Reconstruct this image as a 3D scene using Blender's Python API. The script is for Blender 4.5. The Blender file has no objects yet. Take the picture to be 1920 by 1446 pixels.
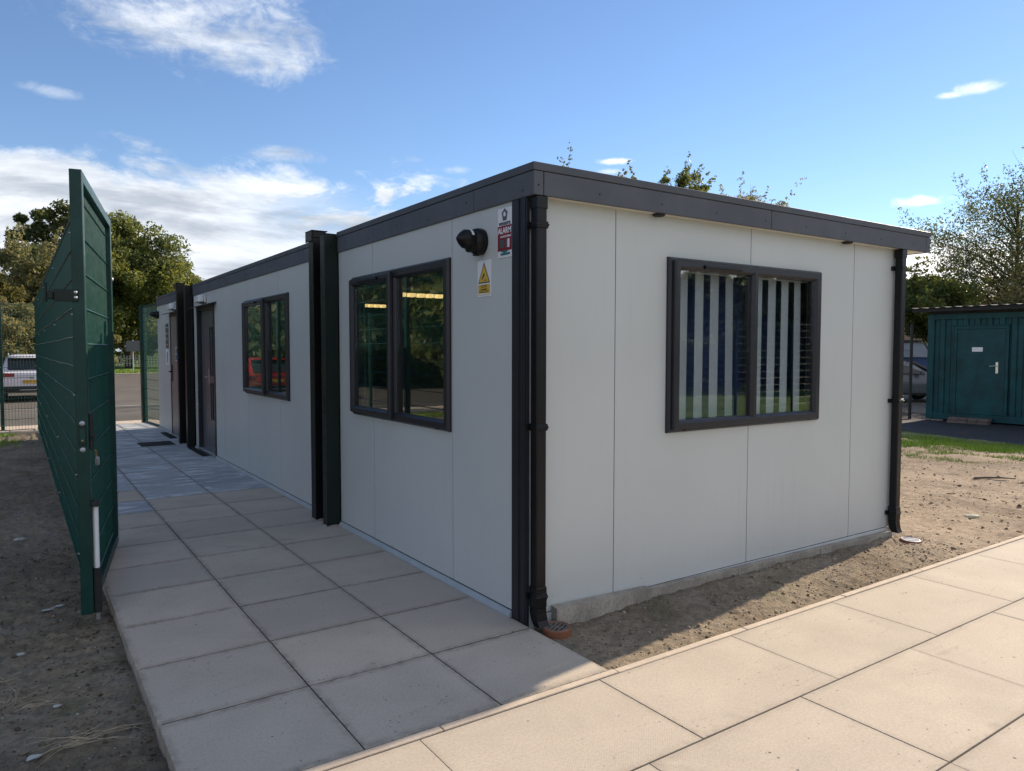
import bpy, math, random
import numpy as np
from mathutils import Vector, Matrix
random.seed(7)
sc = bpy.context.scene
COL = sc.collection
R = math.radians

# ------------------------------------------------------------------ camera
cam_d = bpy.data.cameras.new('camera'); cam = bpy.data.objects.new('camera', cam_d); COL.objects.link(cam)
CAM = Vector((-2.2439, -3.1579, 1.48))
_y, _p, _r = -0.598, -0.0491, 0.0008
fw = Vector((math.sin(-_y)*math.cos(_p), math.cos(_y)*math.cos(_p), math.sin(_p)))
rt = Vector((math.cos(_y), math.sin(_y), 0)); up = rt.cross(fw)
rt2 = math.cos(_r)*rt + math.sin(_r)*up; up2 = -math.sin(_r)*rt + math.cos(_r)*up
cam.matrix_world = Matrix(((rt2.x, up2.x, -fw.x, CAM.x), (rt2.y, up2.y, -fw.y, CAM.y), (rt2.z, up2.z, -fw.z, CAM.z), (0, 0, 0, 1)))
cam_d.sensor_width = 36; cam_d.lens = 1369.85/1920*36
cam_d.clip_start = .05; cam_d.clip_end = 3000
sc.camera = cam

# ------------------------------------------------------------------ light, sky, exposure
SUN = Vector((1.925, .254, 1.0)).normalized()
EL = math.asin(SUN.z)
sd = bpy.data.lights.new('sun', 'SUN'); sun = bpy.data.objects.new('sun', sd); COL.objects.link(sun)
sd.energy = 3.9; sd.angle = R(.55); sd.color = (1.0, .83, .63)
sun.rotation_euler = (-SUN).to_track_quat('-Z', 'Y').to_euler()
sun.location = (20, 3, 12)
sc.view_settings.view_transform = 'Standard'; sc.view_settings.look = 'None'
sc.view_settings.gamma = 1; sc.view_settings.exposure = 1.07
sc.view_settings.use_curve_mapping = False

class NT:
    """tiny node-tree writer"""
    def __init__(s, t): s.t = t; s.n = t.nodes; s.l = t.links
    def node(s, k, **kw):
        x = s.n.new(k)
        for a, b in kw.items(): setattr(x, a, b)
        return x
    def put(s, sock, v):
        if v is None: return
        if isinstance(v, bpy.types.NodeSocket): s.l.new(v, sock)
        elif hasattr(sock, 'default_value'):
            if isinstance(v, (tuple, list)) and len(v) == 3 and len(getattr(sock, 'default_value', [0]*3)) == 4: v = (*v, 1)
            sock.default_value = v
    def m(s, op, a, b=None, c=None, clamp=False):
        x = s.node('ShaderNodeMath', operation=op, use_clamp=clamp)
        for i, v in enumerate((a, b, c)): s.put(x.inputs[i], v)
        return x.outputs[0]
    def vm(s, op, a, b=None, scale=None):
        x = s.node('ShaderNodeVectorMath', operation=op)
        s.put(x.inputs[0], a)
        if b is not None: s.put(x.inputs[1], b)
        if scale is not None: s.put(x.inputs['Scale'], scale)
        return x.outputs['Value'] if op in ('DOT_PRODUCT', 'LENGTH', 'DISTANCE') else x.outputs[0]
    def noise(s, vec, scale, detail=4, rough=.55, dist=0, out=0):
        x = s.node('ShaderNodeTexNoise'); s.put(x.inputs['Vector'], vec)
        s.put(x.inputs['Scale'], scale); s.put(x.inputs['Detail'], detail); s.put(x.inputs['Roughness'], rough); s.put(x.inputs['Distortion'], dist)
        return x.outputs[out]
    def vor(s, vec, scale, feature='F1', out=0, rnd=1):
        x = s.node('ShaderNodeTexVoronoi', feature=feature); s.put(x.inputs['Vector'], vec); s.put(x.inputs['Scale'], scale)
        s.put(x.inputs['Randomness'], rnd); return x.outputs[out]
    def ss(s, v, a, b, lo=0., hi=1.):
        x = s.node('ShaderNodeMapRange', interpolation_type='SMOOTHSTEP'); s.put(x.inputs['Value'], v)
        s.put(x.inputs['From Min'], a); s.put(x.inputs['From Max'], b); s.put(x.inputs['To Min'], lo); s.put(x.inputs['To Max'], hi)
        return x.outputs[0]
    def mix(s, f, a, b, mode='MIX'):
        x = s.node('ShaderNodeMix', data_type='RGBA', blend_type=mode)
        s.put(x.inputs[0], f); s.put(x.inputs[6], a); s.put(x.inputs[7], b); return x.outputs[2]
    def comb(s, x, y, z):
        n = s.node('ShaderNodeCombineXYZ'); s.put(n.inputs[0], x); s.put(n.inputs[1], y); s.put(n.inputs[2], z); return n.outputs[0]
    def sep(s, v):
        n = s.node('ShaderNodeSeparateXYZ'); s.put(n.inputs[0], v); return n.outputs
    def bump(s, h, strength=.3, dist=.01, normal=None):
        x = s.node('ShaderNodeBump'); s.put(x.inputs['Height'], h); s.put(x.inputs['Strength'], strength); s.put(x.inputs['Distance'], dist)
        if normal is not None: s.put(x.inputs['Normal'], normal)
        return x.outputs[0]

world = bpy.data.worlds.new('World'); sc.world = world; world.use_nodes = True
w = NT(world.node_tree); w.n.clear()
sky = w.node('ShaderNodeTexSky', sky_type='NISHITA'); sky.sun_disc = False; sky.sun_elevation = EL
sky.sun_rotation = math.atan2(SUN.x, SUN.y); sky.air_density = 1.0; sky.dust_density = .03; sky.ozone_density = 3.0; sky.altitude = 20
D = w.node('ShaderNodeTexCoord').outputs['Generated']
dx, dy, dz = w.sep(D)
# clouds: noise on the cloud plane (perspective towards the horizon)
k = w.m('DIVIDE', 1, w.m('ADD', w.m('MAXIMUM', dz, 0), .10))
P = w.vm('SCALE', w.comb(dx, dy, w.m('MULTIPLY', dz, .4)), scale=k)
n1 = w.noise(P, 1.15, 10, .62, .55)
n2 = w.noise(w.vm('MULTIPLY', D, (5., 5., 14.)), 1.6, 8, .6, .3)
n3 = w.noise(w.vm('MULTIPLY', D, (9., 9., 21.)), 1.0, 9, .64, .7)
n4 = w.noise(w.vm('MULTIPLY', D, (26., 20., 40.)), 1.0, 8, .68, .6)
def blob(c, r, vs=1.6):
    """soft patch of cloud about direction c, wider than high"""
    d = w.vm('SUBTRACT', D, c); d = w.vm('MULTIPLY', d, (1, 1, vs))
    return w.ss(w.vm('LENGTH', d), r, 0.0)
# the bank: everything below an uneven elevation
edge = w.m('ADD', .222, w.m('ADD', w.m('MULTIPLY', w.m('SUBTRACT', n2, .5), .11), w.m('ADD', w.m('MULTIPLY', w.m('SUBTRACT', n3, .5), .08), w.m('MULTIPLY', w.m('SUBTRACT', n4, .5), .035))))
edge = w.m('SUBTRACT', edge, w.ss(dx, .42, .95, 0., .085))
bank = w.ss(w.m('SUBTRACT', edge, dz), -.010, .030)
gap = w.ss(w.m('ADD', n3, w.m('MULTIPLY', n2, .5)), .86, .70)      # holes in the bank
holes = w.m('MULTIPLY', w.m('SUBTRACT', 1, w.ss(n2, .50, .40)), 1)
bank = w.m('MULTIPLY', bank, w.m('SUBTRACT', 1, w.m('MULTIPLY', w.ss(dz, .10, .2), w.m('MULTIPLY', w.ss(n3, .56, .42), w.ss(dx, .18, .42)))))
wis = w.m('ADD', w.m('ADD', blob((.20, .905, .385), .20, 2.0), blob((.27, .892, .355), .12, 2.2)), w.m('MULTIPLY', blob((.10, .92, .385), .20, 3), .8))
wis = w.m('MULTIPLY', w.ss(w.m('ADD', w.m('ADD', w.m('MULTIPLY', n3, .5), w.m('MULTIPLY', n4, .5)), w.m('MULTIPLY', w.m('MINIMUM', wis, 1), .26)), .60, .96), w.m('MULTIPLY', w.ss(wis, 0, .35), .92))
wisp = wis
for c, r, vs, amt in (((.877, .387, .286), .048, 4., .75), ((.868, .41, .283), .03, 4, .7), ((.879, .445, .174), .058, 4.6, 1.), ((.649, .72, .244), .042, 5.5, 1.), ((.655, .73, .232), .04, 6, .6),
              ((.041, .958, .283), .05, 4, .4), ((.29, .93, .243), .08, 4, .6), ((.49, .845, .235), .04, 4, .5)):
    b = blob(c, r, vs)
    wisp = w.m('MAXIMUM', wisp, w.m('MULTIPLY', w.ss(w.m('ADD', w.m('ADD', w.m('MULTIPLY', n3, .4), w.m('MULTIPLY', n4, .6)), w.m('MULTIPLY', b, .34)), .60, .96), w.m('MULTIPLY', w.ss(b, 0, .3), amt)))
# scattered cloud over the unseen sky, thickened to lift the fill in shade; windows reflect it too
away = w.m('MULTIPLY', w.ss(w.m('ADD', w.m('MULTIPLY', dy, 1.), w.m('MULTIPLY', dx, .3)), .12, -.15), w.ss(n1, .40, .60))
cov = w.m('MAXIMUM', w.m('MAXIMUM', bank, w.m('MINIMUM', wisp, .9)), w.m('MULTIPLY', away, .9), clamp=True)
# brightness of the cloud: grey bellies, bright rims, brighter towards the sun
tow = w.vm('DOT_PRODUCT', D, tuple(SUN))
belly = w.ss(w.m('ADD', w.noise(w.vm('MULTIPLY', D, (3.2, 3.2, 15.)), 1.3, 7, .6, .3), w.m('MULTIPLY', w.ss(w.m('SUBTRACT', edge, dz), 0., .12), -.10)), .33, .58)
ccol = w.mix(belly, (3.5, 3.9, 4.5), (6.7, 7.0, 7.4))
ccol = w.mix(w.ss(tow, .55, .95), ccol, (10.5, 10.1, 9.8))
ccol = w.mix(away, ccol, w.mix(belly, (5.3, 5.5, 5.8), (9.0, 9.0, 9.0)))  # unseen cloud behind the view made brighter to raise the ambient fill
skyc = w.mix(cov, w.mix(1., sky.outputs[0], (.93, .96, 1.04), 'MULTIPLY'), ccol)
bg = w.node('ShaderNodeBackground'); w.put(bg.inputs[0], skyc); bg.inputs[1].default_value = .074
wo = w.node('ShaderNodeOutputWorld'); w.l.new(bg.outputs[0], wo.inputs[0])

# ------------------------------------------------------------------ materials
M = {}
def mat(name, fn=None, col=(.5, .5, .5), rough=.6, metal=0., spec=.5, **kw):
    m_ = bpy.data.materials.new(name); m_.use_nodes = True
    t = NT(m_.node_tree); b = t.n['Principled BSDF']
    t.put(b.inputs['Base Color'], col); b.inputs['Roughness'].default_value = rough; b.inputs['Metallic'].default_value = metal
    b.inputs['Specular IOR Level'].default_value = spec
    t.b = b; t.tc = t.node('ShaderNodeTexCoord'); t.ob = t.tc.outputs['Object']
    t.oi = t.node('ShaderNodeObjectInfo')
    t.geo = t.node('ShaderNodeNewGeometry')
    if fn: fn(t)
    M[name] = m_; return m_
def worn(col, amt=.12, scale=3, bump=.0, dirt=None):
    """paint with slight unevenness"""
    def f(t):
        n = t.noise(t.geo.outputs['Position'], scale, 5, .6)
        c = t.mix(t.ss(n, .3, .7), tuple(x*(1-amt) for x in col), tuple(min(1, x*(1+amt)) for x in col))
        t.put(t.b.inputs['Base Color'], c)
        rn = t.noise(t.geo.outputs['Position'], scale*6, 4, .6)
        r0 = t.b.inputs['Roughness'].default_value
        t.put(t.b.inputs['Roughness'], t.ss(rn, .25, .75, r0-.06, r0+.08))
        if bump: t.put(t.b.inputs['Normal'], t.bump(t.noise(t.geo.outputs['Position'], 2.2, 3, .5), bump, .01))
    return f
def panelcol(c1):
    def f(t):
        pos = t.geo.outputs['Position']
        n = t.noise(pos, 1.1, 4, .5)
        c = t.mix(t.ss(n, .3, .7), tuple(x*.965 for x in c1), tuple(x*1.02 for x in c1))
        # faint drip marks and specks of dirt
        st = t.noise(t.vm('MULTIPLY', pos, (26, 26, 1.3)), 1, 3, .6)
        c = t.mix(t.m('MULTIPLY', t.ss(st, .52, .8), t.ss(t.noise(pos, .7, 3, .6), .4, .7, .02, .15)), c, (.28, .27, .24))
        z = t.sep(pos)[2]
        sp = t.m('MULTIPLY', t.ss(t.m('ADD', t.noise(pos, 45, 3, .7), t.ss(z, .5, 0., 0, .10)), .70, .80), t.ss(z, .7, .05))
        c = t.mix(t.m('MULTIPLY', sp, .6), c, (.25, .21, .16))
        t.put(t.b.inputs['Base Color'], c)
        t.put(t.b.inputs['Normal'], t.bump(t.noise(t.vm('MULTIPLY', pos, (1.6, 1.6, .5)), 1.5, 2, .4), .30, .02))
    return f
mat('panel', panelcol((.515, .542, .542)), rough=.42, spec=.4)
mat('soffit', worn((.62, .60, .54), .04), rough=.5)
mat('fascia', worn((.098, .106, .124), .10, 2, .1), rough=.62, spec=.22)
mat('fascia_cap', worn((.084, .091, .106), .06, 2, .1), rough=.55, spec=.25)
mat('trim', worn((.36, .40, .43), .08), rough=.4)
mat('frame', worn((.019, .020, .026), .1, 5), rough=.34, spec=.4)
mat('black', worn((.0045, .005, .006), .2, 6), rough=.38, spec=.3)
mat('rubber', worn((.012, .012, .012), .2, 6), rough=.7)
mat('pipe', worn((.0045, .0050, .0065), .2, 6), rough=.36, spec=.32)
mat('green', worn((.0045, .036, .031), .28, 5), rough=.36, spec=.35)
mat('wire', worn((.004, .058, .048), .12, 5), rough=.36, spec=.45)
mat('green_dark', worn((.005, .013, .010), .2, 4), rough=.4, spec=.35)
mat('fence_black', col=(.008, .008, .009), rough=.5)
mat('dark_core', col=(.02, .02, .02), rough=.8)
mat('joint_sand', worn((.045, .038, .032), .3, 30), rough=1.)
mat('inside', worn((.30, .30, .29), .05), rough=.8)
mat('inside_floor', worn((.10, .10, .11), .1), rough=.6)
mat('navy', worn((.022, .05, .17), .1), rough=.7)
mat('blind', worn((.52, .56, .60), .05), rough=.7)
mat('zinc', worn((.55, .57, .60), .1, 20), rough=.35, metal=.9)
mat('zinc_dull', worn((.36, .38, .41), .1, 20), rough=.45, metal=.5)
mat('brass', col=(.55, .38, .15), rough=.35, metal=.9)
mat('white_plastic', col=(.75, .77, .8), rough=.35)
mat('sign_white', col=(.72, .73, .76), rough=.4)
mat('sign_red', col=(.23, .012, .022), rough=.4)
mat('sign_yellow', col=(.62, .40, .05), rough=.4)
mat('sign_black', col=(.015, .015, .02), rough=.45)
mat('sign_blue', col=(.03, .12, .28), rough=.4)
mat('sign_teal', col=(.03, .16, .17), rough=.4)
mat('sign_grey', col=(.09, .10, .11), rough=.3)
mat('paper', col=(.75, .76, .8), rough=.8)
mat('door_grey', worn((.105, .105, .115), .06), rough=.35)
mat('door_steel', worn((.20, .185, .18), .05), rough=.38)
mat('container', worn((.0035, .056, .066), .28, 2.5), rough=.45, spec=.25)
mat('container_roof', worn((.05, .055, .065), .12, 3), rough=.85, spec=.15)
mat('terracotta', worn((.22, .085, .04), .15, 12), rough=.6)
mat('grate', worn((.13, .115, .105), .3, 20), rough=.6)
mat('mat_dark', worn((.035, .036, .04), .3, 20), rough=.9)
mat('car_white', worn((.62, .65, .72), .03), rough=.22)
mat('car_red', worn((.42, .012, .015), .03), rough=.22)
mat('car_grey', worn((.10, .11, .12), .03), rough=.22)
mat('car_glass', col=(.012, .014, .017), rough=.08)
mat('tyre', col=(.015, .015, .016), rough=.8)
mat('lamp_red', col=(.20, .01, .012), rough=.2)
mat('plate_yellow', col=(.70, .45, .03), rough=.4)
mat('timber_brick', col=(.2, .1, .08), rough=.8)
mat('blue_wall', worn((.05, .10, .24), .1), rough=.6)
mat('pale_wall', worn((.36, .40, .48), .1), rough=.6)
mat('roof_tile', worn((.34, .20, .15), .2, 6), rough=.8)
def glow(t):
    t.put(t.b.inputs['Emission Color'], (1, .70, .26)); t.b.inputs['Emission Strength'].default_value = .62
mat('tube_glow', glow, col=(.8, .7, .5))

def glassy(name, tint, F0=.08):
    m_ = bpy.data.materials.new(name); m_.use_nodes = True; t = NT(m_.node_tree); t.n.clear()
    tr = t.node('ShaderNodeBsdfTransparent'); tr.inputs[0].default_value = (*tint, 1)
    gl = t.node('ShaderNodeBsdfGlossy'); gl.inputs['Roughness'].default_value = .012; gl.inputs[0].default_value = (.95, .97, 1, 1)
    # sealed unit: reflectance rises towards grazing angles on every face
    tc = t.node('ShaderNodeTexCoord'); ge = t.node('ShaderNodeNewGeometry')
    t.put(gl.inputs['Normal'], t.bump(t.noise(tc.outputs['Object'], 2.2, 2, .4), .02, .01))
    c_ = t.m('ABSOLUTE', t.vm('DOT_PRODUCT', ge.outputs['Normal'], ge.outputs['Incoming']))
    f = t.m('ADD', F0, t.m('MULTIPLY', 1-F0, t.m('POWER', t.m('SUBTRACT', 1, c_), 4.2)), clamp=True)
    mx = t.node('ShaderNodeMixShader'); t.put(mx.inputs[0], f); t.l.new(tr.outputs[0], mx.inputs[1]); t.l.new(gl.outputs[0], mx.inputs[2])
    o = t.node('ShaderNodeOutputMaterial'); t.l.new(mx.outputs[0], o.inputs[0]); M[name] = m_
glassy('glass', (.91, .93, .94), .115)

def slabmat(name, c1, c2, blue=False, hx=.2975, hy=.2975, dirt=.75):
    def f(t):
        pos = t.geo.outputs['Position']
        rnd = t.oi.outputs['Random']
        off = t.vm('ADD', pos, t.comb(t.m('MULTIPLY', rnd, 37.), t.m('MULTIPLY', rnd, 11.), 0))
        n = t.noise(off, 2.3, 6, .6, .2)
        c = t.mix(t.ss(n, .28, .72), c1, c2)
        hue = t.m('FRACT', t.m('MULTIPLY', rnd, 7.31))
        c = t.mix(t.m('MULTIPLY', t.ss(hue, .3, 1), .45), c, (.455, .395, .335) if not blue else (.42, .43, .43))
        c = t.mix(t.m('MULTIPLY', rnd, .38), c, (.37, .335, .285) if not blue else (.24, .27, .31))
        if blue:
            st = t.noise(t.vm('MULTIPLY', off, (1.1, 3.2, 1)), 1.6, 5, .6, 1.2)
            c = t.mix(t.m('MULTIPLY', t.ss(st, .50, .60), .85), c, (.60, .64, .68))
        fine = t.noise(off, 90, 4, .7)
        c = t.mix(t.ss(fine, .3, .7, 0., .5), c, t.mix(.5, c, (.16, .13, .10)))
        # specks and small dark marks, thickest along joints and footfalls
        v = t.vor(off, 26, out=0); vv = t.vor(off, 9, out=0)
        spk = t.m('MULTIPLY', t.ss(v, .16, .05), t.ss(t.noise(off, 3.1, 4, .7), .50, .60))
        spk = t.m('MAXIMUM', spk, t.m('MULTIPLY', t.ss(vv, .075, .03), t.ss(t.noise(off, 1.7, 2, .6), .45, .55)))
        c = t.mix(t.m('MULTIPLY', spk, .8), c, (.05, .04, .035))
        o = t.sep(t.ob)
        ed = t.m('MAXIMUM', t.ss(t.m('ABSOLUTE', o[0]), hx-.035, hx+.004), t.ss(t.m('ABSOLUTE', o[1]), hy-.045, hy+.004))
        c = t.mix(t.m('MULTIPLY', ed, t.ss(t.noise(off, 14, 4, .7), .35, .7, .12, dirt)), c, (.20, .17, .14))
        stain = t.ss(t.noise(off, 1.3, 5, .65, .6), .60, .74)
        c = t.mix(t.m('MULTIPLY', stain, .34), c, (.16, .14, .115))
        rub = t.m('MULTIPLY', t.ss(t.noise(t.vm('MULTIPLY', off, (2.2, 9, 1)), 1.4, 5, .7, 1.), .60, .70), t.ss(t.noise(off, 60, 3, .7), .45, .6))
        c = t.mix(t.m('MULTIPLY', rub, .4), c, (.13, .11, .09))
        t.put(t.b.inputs['Base Color'], c)
        # the moulded grid of pimples
        s_ = t.sep(t.vm('SCALE', t.ob, scale=2*math.pi/.0125))
        g_ = t.m('MULTIPLY', t.m('SINE', s_[0]), t.m('SINE', s_[1]))
        h = t.m('ADD', t.m('MULTIPLY', g_, .25 if not blue else 0.), t.m('MULTIPLY', fine, .8))
        nb = t.bump(h, .22, .003)
        nb = t.bump(n, .12, .02, nb)
        t.put(t.b.inputs['Normal'], nb)
    return mat(name, f, rough=.85, spec=.3)
slabmat('slab', (.475, .415, .34), (.58, .51, .42))
slabmat('slab_blue', (.30, .335, .37), (.42, .455, .48), True)
slabmat('slab_big', (.475, .415, .34), (.58, .51, .42), hx=.4475, dirt=.4)
def kerbm(t):
    pos = t.geo.outputs['Position']; n = t.noise(pos, 5, 6, .6); f_ = t.noise(pos, 90, 3, .7)
    c = t.mix(t.ss(n, .3, .7), (.50, .42, .34), (.60, .51, .41)); c = t.mix(t.ss(f_, .3, .8, 0, .3), c, (.18, .15, .12))
    t.put(t.b.inputs['Base Color'], c); t.put(t.b.inputs['Normal'], t.bump(f_, .3, .003))
mat('kerb', kerbm, rough=.9, spec=.25)
def plinthm(t):
    pos = t.geo.outputs['Position']; n = t.noise(pos, 6, 6, .6); f_ = t.noise(t.vm('MULTIPLY', pos, (1, 1, .6)), 120, 4, .75)
    c = t.mix(t.ss(n, .3, .7), (.30, .27, .23), (.46, .42, .36)); c = t.mix(t.ss(f_, .35, .75, 0, .6), c, (.12, .10, .085))
    t.put(t.b.inputs['Base Color'], c); t.put(t.b.inputs['Normal'], t.bump(f_, .8, .006))
mat('plinth', plinthm, rough=.95, spec=.2)
def soilm(t):
    pos = t.geo.outputs['Position']
    n = t.noise(pos, .8, 6, .6, .4); f_ = t.noise(pos, 22, 7, .72, .3); v = t.vor(pos, 60, out=0); ff = t.noise(pos, 130, 3, .7)
    dry = t.m('ADD', t.ss(t.sep(pos)[0], -1.6, .3, 0., .30), t.ss(t.m('ADD', t.sep(pos)[0], t.noise(pos, 1.5, 3, .6)), 2.9, 4.6, 0., .70))     # left of the path it is dark damp topsoil, on the right dry and sandy; end-wall strip kept darker, its shade put into the colour
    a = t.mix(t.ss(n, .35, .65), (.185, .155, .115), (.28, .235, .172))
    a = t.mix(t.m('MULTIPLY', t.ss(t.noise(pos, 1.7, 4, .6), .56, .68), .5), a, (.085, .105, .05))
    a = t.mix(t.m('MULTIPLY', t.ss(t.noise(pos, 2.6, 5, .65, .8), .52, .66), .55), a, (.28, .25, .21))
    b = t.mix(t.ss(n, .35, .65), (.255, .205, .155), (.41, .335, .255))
    c = t.mix(dry, a, b)  # dry also carries the painted shade of the end-wall strip
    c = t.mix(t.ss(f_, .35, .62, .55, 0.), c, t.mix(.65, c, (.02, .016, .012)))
    c = t.mix(t.ss(ff, .58, .78, 0, .45), c, t.mix(.6, c, (.5, .43, .34)))
    t.put(t.b.inputs['Base Color'], c)
    h = t.m('ADD', t.m('MULTIPLY', f_, 1.), t.m('MULTIPLY', ff, .35))
    t.put(t.b.inputs['Normal'], t.bump(h, .9, .02))
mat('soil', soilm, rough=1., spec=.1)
def stonem(t):
    r_ = t.node('ShaderNodeAttribute'); r_.attribute_name = 'tint'; v = r_.outputs['Fac']
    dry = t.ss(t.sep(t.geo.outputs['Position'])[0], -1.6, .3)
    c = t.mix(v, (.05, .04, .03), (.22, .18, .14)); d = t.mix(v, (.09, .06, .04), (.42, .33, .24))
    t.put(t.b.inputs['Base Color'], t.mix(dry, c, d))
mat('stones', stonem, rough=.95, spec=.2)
mat('pebble', worn((.30, .29, .22), .15, 30), rough=.8)
mat('white_bits', worn((.38, .39, .38), .2, 30), rough=.7)
mat('straw', worn((.34, .29, .20), .25, 14), rough=.8)
mat('dead_leaf', worn((.20, .15, .10), .25, 14), rough=.8)
def grassm(t):
    r_ = t.node('ShaderNodeAttribute'); r_.attribute_name = 'tint'; v = r_.outputs['Fac']
    t.put(t.b.inputs['Base Color'], t.mix(v, (.085, .185, .018), (.27, .37, .05)))
mat('grass', grassm, rough=.55, spec=.3)
def lawnm(t):
    pos = t.geo.outputs['Position']; n = t.noise(pos, .5, 6, .65); f_ = t.noise(pos, 20, 4, .7)
    c = t.mix(t.ss(n, .35, .65), (.075, .15, .02), (.15, .22, .035)); c = t.mix(t.ss(f_, .3, .7, .5, 0), c, (.02, .04, .008))
    t.put(t.b.inputs['Base Color'], c); t.put(t.b.inputs['Normal'], t.bump(f_, .8, .03))
mat('lawn', lawnm, rough=.9, spec=.2)
def tarm(c1, c2):
    def f(t):
        pos = t.geo.outputs['Position']; n = t.noise(pos, .35, 6, .6); f_ = t.noise(pos, 60, 4, .75)
        c = t.mix(t.ss(n, .3, .7), c1, c2); c = t.mix(t.ss(f_, .3, .75, 0, .5), c, tuple(x*.5 for x in c1))
        t.put(t.b.inputs['Base Color'], c); t.put(t.b.inputs['Normal'], t.bump(f_, .4, .006))
    return f
mat('tarmac', tarm((.10, .092, .080), (.145, .132, .115)), rough=.9, spec=.3)
mat('tarmac_new', tarm((.035, .035, .038), (.05, .05, .054)), rough=.85, spec=.3)
mat('road_paint', worn((.42, .41, .38), .2, 8), rough=.8)
def leafm(dark, mid, light):
    def f(t):
        r_ = t.node('ShaderNodeAttribute'); r_.attribute_name = 'tint'; v = r_.outputs['Fac']
        c = t.mix(t.ss(v, 0., .6), dark, mid); c = t.mix(t.ss(v, .6, 1.), c, light)
        t.put(t.b.inputs['Base Color'], c)
        tr = t.node('ShaderNodeBsdfTranslucent'); t.put(tr.inputs[0], t.mix(.5, c, light))
        mx = t.node('ShaderNodeMixShader'); mx.inputs[0].default_value = .45
        o = t.n['Material Output']; t.l.new(t.b.outputs[0], mx.inputs[1]); t.l.new(tr.outputs[0], mx.inputs[2]); t.l.new(mx.outputs[0], o.inputs[0])
    return f
mat('leaf_green', leafm((0.0414, 0.069, 0.0193), (0.1035, 0.1449, 0.0386), (0.276, 0.276, 0.0621)), rough=.5, spec=.35)
mat('leaf_pale', leafm((0.078, 0.096, 0.036), (0.18, 0.192, 0.084), (0.336, 0.288, 0.12)), rough=.55, spec=.3)
mat('leaf_gold', leafm((.065, .072, .022), (.14, .15, .045), (.30, .24, .07)), rough=.55, spec=.3)
mat('leaf_dark', leafm((0.0324, 0.054, 0.0216), (0.0756, 0.108, 0.0396), (0.18, 0.198, 0.072)), rough=.5, spec=.35)
mat('bark', worn((.06, .05, .038), .25, 6), rough=.95)
mat('picket', worn((.30, .31, .27), .1, 5), rough=.6)
def brickm(t):
    rnd = t.oi.outputs['Random']; n = t.noise(t.geo.outputs['Position'], 20, 4, .6)
    c = t.mix(rnd, (.13, .10, .09), (.20, .16, .14)); c = t.mix(t.ss(n, .3, .8, 0, .4), c, (.08, .06, .05)); t.put(t.b.inputs['Base Color'], c)
mat('brick', brickm, rough=.9)

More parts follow.
